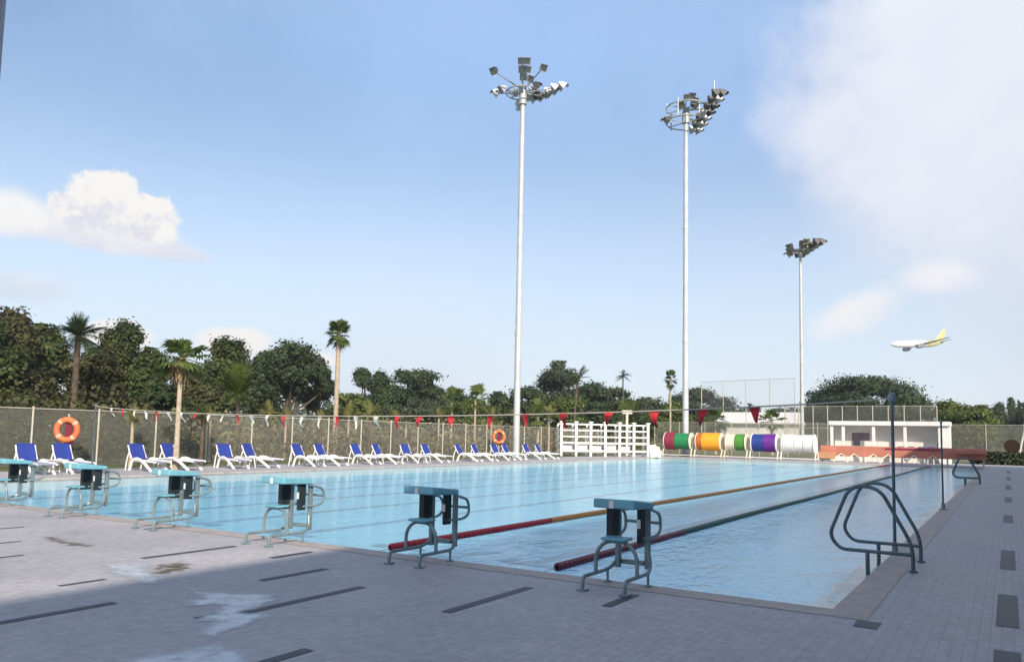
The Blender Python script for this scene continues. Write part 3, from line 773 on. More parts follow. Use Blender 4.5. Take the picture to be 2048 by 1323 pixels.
k_ = 62.6/62
reel(-24.25*k_, -21.75*k_, [(.75, 'maroon', .74), (1.2, 'green', .66)], 'cream', 'reel wound with maroon and dark green floats')
reel(-21.55*k_, -19.25*k_, [(.45, 'orange3', .70), (1.6, 'orange2', .73)], 'cream', 'reel wound with bright orange floats')
reel(-19.1*k_, -17.25*k_, [(.8, 'cream', .64), (1, 'lime', .66)], 'cream', 'reel with cream and grass green floats between orange and blue ones')
reel(-17.1*k_, -14.9*k_, [(1, 'navy', .69), (1, 'purple', .71)], 'white', 'reel wound half navy blue and half purple')
reel(-14.75*k_, -12.15*k_, [(1, 'white', .70), (.8, 'resin', .66), (.9, 'white', .69)], 'white', 'reel wound with plain white floats')

# --------------------------------------------------------------------------- shelter, seats, barrier at the far right
sh = thing('poolside_shelter', 'flat roofed white shelter at the far end with open front', 'shelter', (-7.85, 67.4, 0))
m = MB(); m.box((0, -.35, 2.98), (8.5, 1.8, .34), bev=.02); m.build('roof', M['white'], sh)
m = MB(); m.box((0, .30, 1.4), (8.1, .14, 2.8)); m.build('back_wall', M['shade'], sh)
m = MB(); m.box((3.82, -.42, 1.4), (.80, 1.3, 2.80), bev=.02); m.build('end_wall', M['white'], sh)
for x in (-4.05, -3.2, -1.0, 1.2): 
    m = MB(); m.box((x, -1.0, 1.4), (.22, .22, 2.8), bev=.02); m.build('column', M['white'], sh)
m = MB(); m.box((-2.1, .20, 1.75), (1.3, .05, 1.0), bev=.02); m.build('notice_board', M['mauve'], sh)
m = MB(); m.box((.6, .02, 1.15), (5.4, .36, .9), bev=.02); m.build('counter', M['shade'], sh)
pp = None
for i, (x, mt) in enumerate(((-6.9, 'purple'), (-6.2, 'navy'), (-5.5, 'navy'), (-4.9, 'purple'))):
    s_ = thing('plastic_seat', 'x', 'seat', (x, 65.7, 0), 0)
    m = MB(); m.box((0, 0, .62), (.46, .44, .05), bev=.02); m.build('seat', M[mt], s_)
    m = MB(); m.box((0, .22, .98), (.46, .05, .55), rot=Euler((R(-10), 0, 0)), bev=.02); m.build('backrest', M[mt], s_)
    for sx in (-1, 1):
        for sy in (-1, 1):
            m = MB(); m.tube([(.18*sx, .17*sy, .6), (.2*sx, .2*sy, 0)], .018, 6); m.build('leg', M['white'], s_)
    s_['label'] = ['purple seat furthest left in the shelter front', 'navy seat beside the leftmost purple seat', 'navy seat beside the rightmost purple seat', 'purple seat furthest right in the shelter front'][i]
    s_['group'] = 'seats before the white shelter'
cb = thing('coral_barrier', 'long low coral red barrier with cream braces before the white shelter', 'barrier', (-6.8, 63.6, 0))
m = MB(); m.box((0, 0, .80), (10.9, .14, .74), bev=.03); m.build('panel', M['coral'], cb)
m = MB(); m.box((-5.05, -.25, .45), (1.5, .3, .5), bev=.04); m.build('end_bin', M['tanbin'], cb)
m = MB(); m.box((.9, -.09, 1.06), (3.6, .03, .13)); m.build('trim_strip', M['maroon'], cb)
for x in (-3.9, -3.0, -1.7, -.7, 1.0, 2.2):
    m = MB(); m.tube([(x-.5, -.5, 0), (x-.35, -.35, .35), (x, -.1, .62), (x+.35, -.35, .35), (x+.5, -.5, 0)], .05, 8); m.build('brace', M['cream'], cb)
m = MB(); m.tube([(-5.4, 0, 1.16), (5.4, 0, 1.16)], .05, 8); m.build('top_rail', M['coral'], cb)
m = MB(); m.box((4.6, -.4, .98), (1.9, .7, .34), bev=.06); m.build('rolled_cover', M['coral'], cb)
for x in (-5.3, -2.4, .2, 3.1, 5.3):
    m = MB(); m.box((x, .05, .25), (.1, .12, .5)); m.build('foot', M['galvdk'], cb)
# round brown sign, goal frame and hedge on the right
rs = thing('round_sign', 'dark brown round sign on a short post at far right', 'sign', (.22, 71.0, 0))
m = MB(); m.tube([(0, 0, 0), (0, 0, 1.3)], .06, 8); m.build('post', M['brown'], rs)
m = MB(); m.lathe([(.005, -.04), (.50, -.04), (.53, 0), (.50, .04), (.005, .04)], 28, (0, -.06, 1.42), 'Y'); m.build('disc', M['brown'], rs)
gf = thing('goal_frame', 'white goal frame on the field at the right edge', 'goal', (2.0, 96, 0))
m = MB(); m.tube(rounded([(-1.2, 0, 0), (-.6, 0, 3.0), (4.4, 0, 3.0), (4.4, 0, 0)], .15), .09, 8); m.build('frame', M['white'], gf)
m = MB(); m.tube([(-1.2, 0, 0), (-.6, 2.2, 0), (4.4, 2.2, 0), (4.4, 0, 0)], .05, 6); m.build('ground_bar', M['white'], gf)
ds = thing('small_pavilion', 'low white roofed pavilion half hidden behind small palms', 'pavilion', (-33, 125, 0))
m = MB(); m.add([(-6, -4, 4.2), (6, -4, 4.2), (6, 4, 4.2), (-6, 4, 4.2), (-6, -.1, 5.9), (6, -.1, 5.9), (-6, -4, 4.0), (6, -4, 4.0), (6, 4, 4.0), (-6, 4, 4.0)], [(0,1,5,4), (3,4,5,2), (0,4,3), (1,2,5), (6,9,8,7), (0,6,7,1), (2,8,9,3), (1,7,8,2), (0,3,9,6)]); m.build('roof', M['white'], ds, smooth=False)
m = MB(); m.box((0, 0, 2.), (10.5, 6.5, 4.)); m.build('wall', M['shade'], ds)

# --------------------------------------------------------------------------- foliage
def leaves(name, mat, pts, nrm, size, parent, loc=(0, 0, 0)):
    """a mesh of many small leaf-clump faces"""
    n = len(pts)
    rv = nr.normal(size=(n, 3)); nrm = nrm + rv*.55
    nrm /= np.linalg.norm(nrm, axis=1, keepdims=True)+1e-9
    a = nr.normal(size=(n, 3)); t = np.cross(nrm, a); t /= np.linalg.norm(t, axis=1, keepdims=True)+1e-9
    b = np.cross(nrm, t)
    s = size*nr.uniform(.55, 1.25, n)[:, None]
    k = nr.uniform(.45, .8, n)[:, None]
    V = np.stack([pts-t*s, pts-b*s*k+nrm*s*.12, pts+t*s, pts+b*s*k-nrm*s*.1], 1).reshape(-1, 3)
    me = bpy.data.meshes.new(name)
    me.vertices.add(4*n); me.vertices.foreach_set('co', V.astype(np.float32).ravel())
    me.loops.add(4*n); me.loops.foreach_set('vertex_index', np.arange(4*n, dtype=np.int32))
    me.polygons.add(n); me.polygons.foreach_set('loop_start', np.arange(0, 4*n, 4, dtype=np.int32)); me.polygons.foreach_set('loop_total', np.full(n, 4, dtype=np.int32))
    at = me.attributes.new('leaf', 'FLOAT', 'FACE'); at.data.foreach_set('value', nr.uniform(0, 100, n).astype(np.float32))
    me.materials.append(mat); me.update(calc_edges=True)
    o = bpy.data.objects.new(name, me); COL.objects.link(o); o.parent = parent; o.location = loc
    return o
def crown_points(lobes, n, clumps=26, spread=.30, shell=.55):
    vol = np.array([l[3]*l[4]*l[5] for l in lobes])**.7; vol /= vol.sum()
    P, Q = [], []
    for l, f in zip(lobes, vol):
        c = np.array(l[:3]); r = np.array(l[3:6])
        k = clumps
        d_ = nr.normal(size=(k, 3)); d_ /= np.linalg.norm(d_, axis=1, keepdims=True)
        d_[:, 2] = np.where(d_[:, 2] < -.35, -d_[:, 2]*.6, d_[:, 2])
        rad = nr.uniform(shell, 1., (k, 1))
        cc = d_*rad
        m_ = max(30, int(n*f)); w_ = nr.uniform(.5, 1.5, k); w_ /= w_.sum()
        idx = nr.choice(k, m_, p=w_)
        off = nr.normal(size=(m_, 3))*spread*nr.uniform(.5, 1.1, k)[idx][:, None]
        p = cc[idx]+off
        P.append(c+p*r); Q.append(d_[idx]*.7+off+np.array([0, 0, .55]))
    return np.concatenate(P), np.concatenate(Q)
def trunk_mb(h, r, limbs, lean=(0, 0)):
    m = MB(); pts = []; rr = []
    for i in range(6):
        f = i/5; pts.append((lean[0]*f+.15*r*math.sin(f*5), lean[1]*f+.15*r*math.cos(f*4), h*f)); rr.append(r*(1.25 if i == 0 else 1)*(1-.45*f))
    m.tube(pts, rr, 9)
    for e in limbs:
        z0 = h*rnd.uniform(.55, .98); f = z0/h
        s_ = Vector((lean[0]*f, lean[1]*f, z0)); e = Vector(e); md = s_.lerp(e, .5)+Vector((0, 0, -(e-s_).length*.08))
        m.tube([s_, md, e], [r*.42, r*.28, r*.09], 6)
    return m
def ray_pos(x, dist):
    """ground position at a compass bearing given as a column of the photograph frame"""
    a = -YAW + math.atan((x-1024)/1557.9)
    return Vector((math.sin(a)*dist, math.cos(a)*dist, 0))
def horizon(x): return 860+(x-500)*.02
def z_at(x, y, dist):
    k = math.hypot(1557.9, x-1024)
    return EYE+(horizon(x)-y)/k*dist*1.003
LEAF_K, LEAF_N = .52, 4.0
def tree(x, ytop, wpx, dist, mat, label, n=3200, leaf=.34, kind='dense', name='broadleaf_tree', base=.25, group=None, trunkr=.28):
    p = ray_pos(x, dist); H = z_at(x, ytop, dist); W = wpx/math.hypot(1557.9, x-1024)*dist/2
    t = thing(name, label, 'tree', p, rnd.uniform(0, 6), group)
    lob = []; n = int(n*LEAF_N); leaf *= LEAF_K
    if kind == 'dense':
        zb = H*base
        for i in range(9):
            f = (i+.5)/9; z = zb+(H-zb)*(.16+.72*f); wr = W*math.sqrt(max(.08, 1-((f-.38)/.72)**2))
            a = rnd.uniform(0, 6.28); o_ = wr*rnd.uniform(.30, .62); s_ = rnd.uniform(.40, .60)
            lob.append((o_*math.cos(a), o_*math.sin(a), z, wr*s_+.25*W*.5, wr*s_+.25*W*.5, (H-zb)*rnd.uniform(.12, .19)))
        lob.append((0, 0, H-(H-zb)*.15, W*.36, W*.36, (H-zb)*.14))
        pts, q = crown_points(lob, n, 26, .30)
        th = H*.62
    elif kind == 'umbrella':
        zb = H*base
        k = max(10, int(W*1.5))
        for i in range(k):
            rr = W*math.sqrt((i+.4)/k); a = i*2.4+rnd.uniform(-.3, .3)
            z = zb+(H*.90-zb)*(1-.62*(rr/W)**2.1)-rnd.uniform(0, .06)*H
            s_ = W*rnd.uniform(.22, .32)
            lob.append((rr*.86*math.cos(a), rr*.86*math.sin(a), z, s_, s_, H*rnd.uniform(.08, .13)))
        for i in range(k):           # a second, lower tier fills the dome
            rr = W*.72*math.sqrt((i+.4)/k); a = i*2.4+1.1
            lob.append((rr*math.cos(a), rr*math.sin(a), zb+(H-zb)*rnd.uniform(.15, .5), W*.2, W*.2, H*.09))
        pts, q = crown_points(lob, n, 22, .33, .45)
        th = H*.45
    else:   # open, wispy
        zb = H*base
        for i in range(12):
            f = rnd.random(); a = rnd.uniform(0, 6.28); o_ = W*rnd.uniform(.2, .85)
            lob.append((o_*math.cos(a), o_*math.sin(a), zb+(H*.93-zb)*(.25+.75*f), W*rnd.uniform(.24, .36), W*rnd.uniform(.24, .36), H*rnd.uniform(.07, .12)))
        pts, q = crown_points(lob, n, 18, .34, .4)
        th = H*.6
    pts[:, 2] = np.minimum(pts[:, 2], H+.1)
    pts[:, 2] = np.maximum(pts[:, 2], .15)
    leaves('crown', mat, pts, q, leaf, t)
    trunk_mb(th, trunkr, [(l[0]*.9, l[1]*.9, l[2]-l[5]*.3) for l in lob]).build('trunk', M['bark'], t)
    return t
def palm(x, ytop, ybase, dist, wpx, kind, mat, label, name='palm_tree', tr=.16, nf=22, skirt=False, group=None, lean=0., upright=0., spot=None, pale=False):
    p = spot or ray_pos(x, dist); H = z_at(x, ytop, dist); hb = max(.4, z_at(x, ybase, dist)); W = wpx/math.hypot(1557.9, x-1024)*dist/2
    t = thing(name, label, 'palm tree', p, rnd.uniform(0, 6), group)
    m = MB(); pts = [(lean*(i/7)**2, 0, hb*i/7) for i in range(8)]
    m.tube(pts, [tr*(1.35 if i == 0 else 1.1 if i == 1 else 1-.03*i) for i in range(8)], 10)
    m.build('trunk', M['palmbark'] if kind == 'fan' or pale else M['bark'], t)
    fm = MB(); c = Vector((lean, 0, hb))
    up = H-hb
    for i in range(nf):
        a = i*2.399+rnd.uniform(-.2, .2); el = R((rnd.uniform(-48, 84) if kind == 'fan' else rnd.choice((78, 62, 45, 28, 8, -12))) + rnd.uniform(-9, 9) + upright*(kind != 'fan'))
        d_ = Vector((math.cos(a)*math.cos(el), math.sin(a)*math.cos(el), math.sin(el)))
        ln = (W*1.02 if abs(el) < R(40) else max(up*.98, W*.6)*rnd.uniform(.8, 1.))
        side = Vector((-math.sin(a), math.cos(a), 0))
        if kind == 'fan':
            pl_ = ln*.52; br = ln*.50
            tip = c+d_*pl_+Vector((0, 0, -.06*pl_)); fm.tube([c, tip], [.022, .012], 4)
            upv = side.cross(d_).normalized()
            for j in range(15):
                b_ = R(-118+236*j/14); ll = br*(.72+.28*math.cos(b_*.8))*rnd.uniform(.85, 1.1)
                dj = (d_*math.cos(b_)+side*math.sin(b_)).normalized()
                e = tip+dj*ll+Vector((0, 0, -ll*.30*rnd.uniform(.5, 1.3))); w_ = ll*.085
                sd = dj.cross(upv).normalized()*w_; md = tip+dj*ll*.55
                fm.add([tip, md+sd, e, md-sd], [(0, 1, 2, 3)])
        else:
            pts = []; seg = 9
            for j in range(seg+1):
                f = j/seg; pts.append(c+d_*ln*f+Vector((0, 0, -ln*.42*f*f*math.cos(el)**1.)))
            fm.tube(pts, [.03*(1-.8*j/seg) for j in range(seg+1)], 4, cap=False)
            for j in range(1, 3*seg):
                f = j/(3*seg); i0 = min(seg-1, int(f*seg)); q = pts[i0].lerp(pts[i0+1], f*seg-i0)
                tg = (pts[i0+1]-pts[i0]).normalized(); ll = ln*.30*(math.sin(PI*min(1, f*.85+.12))**.7)
                for s in (-1, 1):
                    e = q+(side*s*.8+tg*.55+Vector((0, 0, -.25+rnd.uniform(-.2, .15)))).normalized()*ll; w_ = tg*ll*.09
                    fm.add([q-w_*.6, q+w_*.6, e], [(0, 1, 2)])
    o = fm.build('fronds', mat, t, smooth=False)
    at = o.data.attributes.new('leaf', 'FLOAT', 'FACE'); at.data.foreach_set('value', nr.uniform(0, 100, len(o.data.polygons)).astype(np.float32))
    if skirt:
        sk = MB()
        for i in range(90):
            a = i*2.4; f = rnd.random(); r_ = tr*1.1+.30*f*rnd.uniform(.6, 1.); l_ = rnd.uniform(.35, .95)
            b_ = Vector((lean+math.cos(a)*tr, math.sin(a)*tr, hb+.05-rnd.random()*.3)); e = b_+Vector((math.cos(a)*r_, math.sin(a)*r_, -l_)); s_ = Vector((-math.sin(a), math.cos(a), 0))*rnd.uniform(.02, .05)
            md = b_.lerp(e, .45)+Vector((math.cos(a), math.sin(a), 0))*.10
            sk.add([b_-s_*.3, b_+s_*.3, md+s_, md-s_, e+s_*.4, e-s_*.4], [(0, 1, 2, 3), (3, 2, 4, 5)])
        o = sk.build('dead_skirt', M['deadleaf'], t, smooth=False)
        at = o.data.attributes.new('leaf', 'FLOAT', 'FACE'); at.data.foreach_set('value', nr.uniform(0, 100, len(o.data.polygons)).astype(np.float32))
    return t

TG = 'trees behind the left fence'
tree(-30, 640, 150, 60, M['lf_olive'], 'olive tree at the very left edge of the photo', 5200, .30, group=TG, base=.1)
tree(25, 617, 130, 64, M['lf_brown'], 'tallest brownish tree near the left edge', 5600, .30, group=TG, base=.1)
tree(92, 652, 135, 68, M['lf_olive'], 'olive tree just left of the dark feathery palm', 5200, .30, group=TG, base=.1)
tree(195, 690, 125, 62, M['lf_brown'], 'brownish tree just right of the dark feathery palm', 5200, .30, group=TG, base=.1)
tree(245, 640, 100, 70, M['lf_olive'], 'tall narrow tree with a rounded top right of the dark palm', 5000, .28, group=TG, base=.12)
tree(292, 700, 95, 64, M['lf_olive'], 'olive tree sloping down towards the young fan palm', 4200, .30, group=TG, base=.1)
tree(385, 735, 90, 66, M['lf_brown'], 'lower brownish tree behind the young fan palm', 3600, .30, group=TG, base=.1)
tree(440, 672, 110, 76, M['lf_olive'], 'olive tree between the young fan palm and the dark spreading tree', 4600, .32, group=TG, base=.1)
tree(330, 770, 110, 58, M['lf_dark'], 'dark low tree filling the gap left of the young fan palm', 3600, .28, group=TG, base=.05)
palm(150, 616, 672, 56, 135, 'feather', M['lf_palmd'], 'dark feathery palm rising among the left trees', tr=.22, nf=48)
tree(578, 678, 185, 100, M['lf_rain'], 'big dark spreading tree left of the tall thin palm', 9000, .40, 'umbrella', 'rain_tree', .30, trunkr=.5)
tree(520, 715, 90, 96, M['lf_rain'], 'dark tree joined to the left of the big spreading tree', 4200, .40, 'dense', base=.1, trunkr=.4)
tree(640, 725, 70, 104, M['lf_rain'], 'small dark tree just behind the tall thin palm trunk', 2600, .38, 'open', base=.2)
tree(735, 736, 95, 120, M['lf_rain'], 'open dark tree just right of the tall thin palm', 3000, .45, 'open', base=.22, trunkr=.4)
tree(832, 734, 175, 128, M['lf_rain'], 'rounded dome tree between the tall palm and the nearest mast', 7600, .46, 'umbrella', 'rain_tree', .25, trunkr=.5)
tree(760, 775, 100, 118, M['lf_dark'], 'low dark tree under the open tree right of the tall palm', 3000, .45, base=.08)
tree(905, 785, 100, 125, M['lf_hazy'], 'grey green tree low between the dome tree and the nearest mast', 3000, .45, base=.08)
tree(1000, 785, 80, 125, M['lf_dark'], 'low dark tree just left of the nearest mast', 2600, .45, base=.08)
tree(1085, 722, 140, 128, M['lf_hazy'], 'open grey green tree just right of the nearest mast', 4200, .44, 'open', base=.3, trunkr=.4)
tree(1060, 775, 110, 124, M['lf_dark'], 'dark bushy tree at the foot of the open grey tree', 3200, .45, base=.06)
tree(1190, 763, 200, 138, M['lf_rain'], 'wide flat topped dark tree above the white rack', 7200, .48, 'umbrella', 'rain_tree', .2, trunkr=.5)
tree(1290, 795, 110, 150, M['lf_hazy'], 'low grey green tree right of the flat topped tree', 2800, .5, base=.06)
tree(1400, 773, 165, 160, M['lf_hazy'], 'pale spreading tree behind the middle mast', 5600, .5, 'umbrella', 'rain_tree', .2, trunkr=.5)
tree(1735, 748, 275, 150, M['lf_rain'], 'large umbrella shaped tree above the white shelter', 12000, .48, 'umbrella', 'rain_tree', .12, trunkr=.6)
tree(1640, 795, 120, 152, M['lf_rain'], 'dark tree behind the most distant mast', 3600, .5, 'dense', base=.06)
tree(1800, 800, 130, 158, M['lf_dark'], 'dark low tree under the right half of the umbrella tree', 3400, .5, base=.05)
tree(1905, 800, 90, 140, M['lf_bright'], 'yellow green bushy tree just right of the umbrella tree', 3400, .45, base=.05)
tree(1960, 812, 95, 135, M['lf_bright'], 'bright green rounded tree near the right edge', 3600, .45, base=.05)
tree(2003, 806, 40, 210, M['lf_hazy'], 'far grey conifer with blunt top at the right', 1500, .6, base=.05)
tree(2027, 797, 26, 215, M['lf_hazy'], 'far slim conifer with pointed top at the right', 1200, .55, base=.05)
tree(2058, 818, 80, 190, M['lf_dark'], 'dark tree cut by the right edge of the photo', 2600, .6, base=.05)
BG = 'low trees filling the belt behind the fence'
tree(700, 790, 110, 108, M['lf_bright'], 'light green low tree right of the tall palm trunk', 2600, .42, base=.04, group=BG)
tree(855, 800, 110, 104, M['lf_hazy'], 'grey green low tree under the right half of the dome tree', 2600, .42, base=.04, group=BG)
tree(955, 800, 120, 112, M['lf_bright'], 'light green low tree behind the two neighbouring palms', 2800, .42, base=.04, group=BG)
tree(1130, 795, 110, 112, M['lf_bright'], 'light green low tree behind the left end of the white rack', 2600, .42, base=.04, group=BG)
tree(1235, 800, 120, 118, M['lf_dark'], 'dark low tree behind the right half of the white rack', 2600, .42, base=.04, group=BG)
tree(1345, 805, 100, 125, M['lf_bright'], 'light green low tree behind the maroon and green reel', 2400, .42, base=.04, group=BG)
tree(1470, 825, 110, 140, M['lf_bright'], 'light green low tree under the faint tall net', 2400, .42, base=.04, group=BG)
tree(1560, 815, 90, 145, M['lf_hazy'], 'grey green low tree left of the most distant mast', 2200, .42, base=.04, group=BG)
# palms
palm(360, 664, 716, 31.5, 128, 'fan', M['lf_palm'], 'young fan palm with a shaggy dead skirt before the left fence', tr=.10, nf=40, skirt=True, spot=None)
palm(674, 625, 668, 52, 62, 'fan', M['lf_palm'], 'tall thin palm with a small crown standing clear of the trees', tr=.17, nf=44, skirt=False, upright=6)
palm(478, 712, 790, 46, 100, 'feather', M['lf_bright'], 'bright green palm before the dark spreading tree', tr=.12, nf=26, upright=10)
PG = 'small yellowish palms along the fence'
for x, yt, yb, d_, w_, k_2, lb in (
    (410, 795, 835, 34.5, 50, 'feather', 'small staked palm right of the young fan palm'),
    (540, 790, 828, 39.5, 62, 'feather', 'small yellow green palm above the fence, below the dark spreading tree'),
    (645, 812, 842, 42.5, 40, 'feather', 'stunted palm just left of the tall palm trunk'),
    (742, 790, 830, 45.5, 56, 'feather', 'thin yellowish palm right of the tall palm trunk'),
    (792, 808, 842, 47.0, 42, 'feather', 'short yellowish palm below the rounded dome tree'),
    (905, 758, 805, 55, 66, 'fan', 'left one of two neighbouring palms left of the nearest mast'),
    (952, 752, 800, 57, 64, 'fan', 'right one of two neighbouring palms left of the nearest mast'),
    (1078, 785, 835, 64, 60, 'fan', 'small palm just right of the nearest mast foot'),
    (1255, 785, 835, 76, 60, 'fan', 'small palm above the right end of the white rack'),
    (1432, 800, 840, 82, 66, 'fan', 'pale palm above the orange reel'),
    (1545, 808, 842, 84, 70, 'fan', 'pale palm above the blue and purple reel')):
    palm(x, yt, yb, d_, w_, k_2, M['lf_palmy'] if d_ < 50 else M['lf_palm'], lb, tr=.09 if d_ < 60 else .14, nf=18, group=PG, name='small_palm')
xs_ = (270, 425, 575, 700, 815, 880, 985, 1030, 1100)
for k, x in enumerate(xs_):
    p_ = [None]*0
    d_ = 33.5+ (x-270)*.031
    palm(x, 806+rnd.uniform(-8, 6), 838+rnd.uniform(-6, 6), d_, rnd.uniform(30, 44), 'feather', M['lf_palmy'], f'slim pale young palm behind the fence, near the {words[k]} lounger pair from the left', tr=.07, nf=13, group='slim young palms close behind the fence', name='young_palm', pale=True)
palm(1150, 713, 758, 100, 60, 'feather', M['lf_palmd'], 'windblown dark palm sticking out above the flat topped tree', tr=.15, nf=12, upright=-8, lean=.5)
palm(1247, 735, 752, 96, 40, 'feather', M['lf_palmd'], 'thin palm with a small dark tuft above the white rack', tr=.10, nf=16)
palm(1342, 732, 760, 88, 34, 'fan', M['lf_palmd'], 'slim dark palm just left of the middle mast', tr=.12, nf=18, upright=15)

# undergrowth behind the left fence, far wood and hedge: uncountable masses
def mass(name, pts_fn, n, mat, size, kind='stuff'):
    p = pts_fn(n); o = leaves(name, mat, p, np.tile([0, 0, .6], (len(p), 1)), size, None)
    return tag(o, kind=kind)
def under(v0, v1, hk):
    def f(n):
        v = nr.uniform(v0, v1, n); u = -31.5-nr.uniform(0, 1, n)**1.3*12
        top = hk*(.9+1.1*np.abs(np.sin(v*.7)+.6*np.sin(v*1.9+1))+1.4*(np.abs(u)-31.5)/12)
        return np.stack([u, v, nr.uniform(0, 1, n)**.8*top], 1)
    return f
mass('undergrowth', under(2, 24, 1.1), 16000, M['lf_brown'], .13)
mass('undergrowth', under(22, 80, .8), 22000, M['lf_dry'], .15)
def farw(n):
    a = nr.uniform(R(-85), R(12), n); d_ = nr.uniform(240, 300, n)
    top = 9+3.*np.sin(a*37)+2.2*np.sin(a*91+1)+1.2*np.sin(a*210)
    return np.stack([np.sin(a)*d_, np.cos(a)*d_, nr.uniform(0, 1, n)**.8*top], 1)
mass('far_wood', farw, 16000, M['lf_hazy'], 1.3)
hd = thing('hedge', 'dark clipped hedge at the end of the right deck', 'hedge', (4.2, 71.0, 0))
hp = np.stack([nr.uniform(-6.8, 6, 5200), nr.uniform(-.45, .45, 5200), nr.uniform(.02, 1.0, 5200)], 1)
leaves('foliage', M['lf_hedge'], hp, np.tile([0, -.2, .6], (5200, 1)), .11, hd)
m = MB()
for i in range(15): m.tube([(-6.5+i*.85, 0, 0), (-6.4+i*.85, .1, .6)], .03, 5)
m.build('stems', M['bark'], hd)

# --------------------------------------------------------------------------- airliner
def airliner():
    D = 640.; p = ray_pos(1840, D); p.z = z_at(1840, 688, D)
    t = thing('airliner', 'white jet airliner with a yellow tail flying low to the left', 'airplane', p)
    t.rotation_euler = (R(3), R(3), math.atan2(-RT.y, -RT.x)+R(10))     # nose along local +X
    prof = [(.05, 22), (.8, 21.4), (1.6, 20), (2.25, 17.5), (2.6, 14), (2.65, 0), (2.65, -6)]
    m = MB(); m.lathe(prof, 20, (0, 0, 0), 'X'); m.build('fuselage', M['jet'], t)
    m = MB()
    vs = []; n = 20
    prof2 = [(2.65, -6, 0), (2.5, -11, .1), (1.9, -16, .6), (1.0, -20.5, 1.2), (.25, -23, 1.5)]
    for r_, x, dz in prof2:
        for k in range(n): vs.append((x, r_*math.cos(2*PI*k/n), dz+r_*math.sin(2*PI*k/n)))
    m.add(vs, [(i*n+k, i*n+(k+1) % n, (i+1)*n+(k+1) % n, (i+1)*n+k) for i in range(4) for k in range(n)]); m.build('tail_cone', M['jety'], t)
    m = MB()
    for s_ in (-1, 1):
        for i in range(34): m.box((17.-i*.98, s_*2.62, .55), (.42, .06, .5))
    m.build('window_row', M['jetdk'], t, smooth=False)
    def foil(name, root, tip, cr, ct, thk, mat, vert=False):
        m = MB(); sec = [(0, 0), (.3, .5), (.7, .35), (1, 0), (.7, -.3), (.3, -.4)]; vs = []
        for (bx, by, bz), c_, th in ((root, cr, thk), (tip, ct, thk*.4)):
            for fx, ft in sec:
                vs.append((bx-fx*c_, by+(ft*th if vert else 0), bz+(0 if vert else ft*th)))
        m.add(vs, [(k, (k+1) % 6, 6+(k+1) % 6, 6+k) for k in range(6)]+[(5,4,3,2,1,0), (6,7,8,9,10,11)]); return m.build(name, mat, t)
    for s in (-1, 1):
        foil('wing', (5, 2.*s, -1.3), (-7.5, 22*s, 1.0), 9.5, 2.2, 1.1, M['jetdk'])
        foil('tailplane', (-16, 1.*s, 1.2), (-21.5, 8.2*s, 1.9), 5.2, 1.9, .5, M['jet'])
        m = MB(); m.lathe([(1.1, 2.6), (1.45, 2.3), (1.5, .5), (1.3, -1.6), (.7, -3.)], 16, (4.0, 7.4*s, -2.9), 'X'); m.lathe([(.02, 2.1), (1.1, 2.2)], 16, (4.0, 7.4*s, -2.9), 'X'); m.box((1.6, 7.4*s, -1.5), (3.4, .35, 1.4)); m.build('engine', M['jetdk'], t)
    foil('tail_fin', (-13.5, 0, 2.), (-21.8, 0, 10.6), 8.2, 3.2, .7, M['jety'], True)
airliner()

# --------------------------------------------------------------------------- building along the right side (its shadow falls over the deck) and near column
def building():
    u0, v0, v1, h = 3.72, -26., 56., 7.40
    t = thing('grandstand_building', 'long grey poolside building whose shadow covers the right deck', 'building', (u0, v0, 0))
    ln = v1-v0
    m = MB(); m.box((5.2, ln/2, h/2-.15), (9.6, ln, h-.3)); m.build('wall', M['facade'], t, smooth=False)
    m = MB(); m.box((4.86, ln/2, h-.13), (10.4, ln+.4, .34), bev=.02); m.build('roof', M['concrete'], t)
    k = 0
    y = 2.5
    while y < ln-2:
        for z in (1.6, 4.7):
            f = MB(); f.box((.37, y, z), (.06, 2.3, 1.7)); w_ = f.build('window', M['galvdk'], t, smooth=False)
            q = MB(); q.box((.33, y, z), (.03, 2.1, 1.5)); q.build('pane', M['winglass'], w_, smooth=False)
        y += 4.1
    for y in range(0, int(ln), 8):
        m = MB(); m.box((.2, y+.6, 3.4), (.3, .4, 6.8)); m.build('pilaster', M['concrete'], t, smooth=False)
building()
cl = thing('shade_column', 'grey column just grazing the upper left edge of the photo', 'column', (-1.159, .411, 0))
m = MB(); m.tube([(0, 0, 0), (0, 0, 3.4)], .075, 24); m.build('shaft', M['colgrey'], cl)
m = MB(); m.lathe([(.14, 0), (.14, .05), (.08, .1)], 24); m.build('base', M['colgrey'], cl)
m = MB(); m.lathe([(.075, 3.3), (.1, 3.36), (.1, 3.44), (.005, 3.46)], 24); m.build('cap', M['colgrey'], cl)

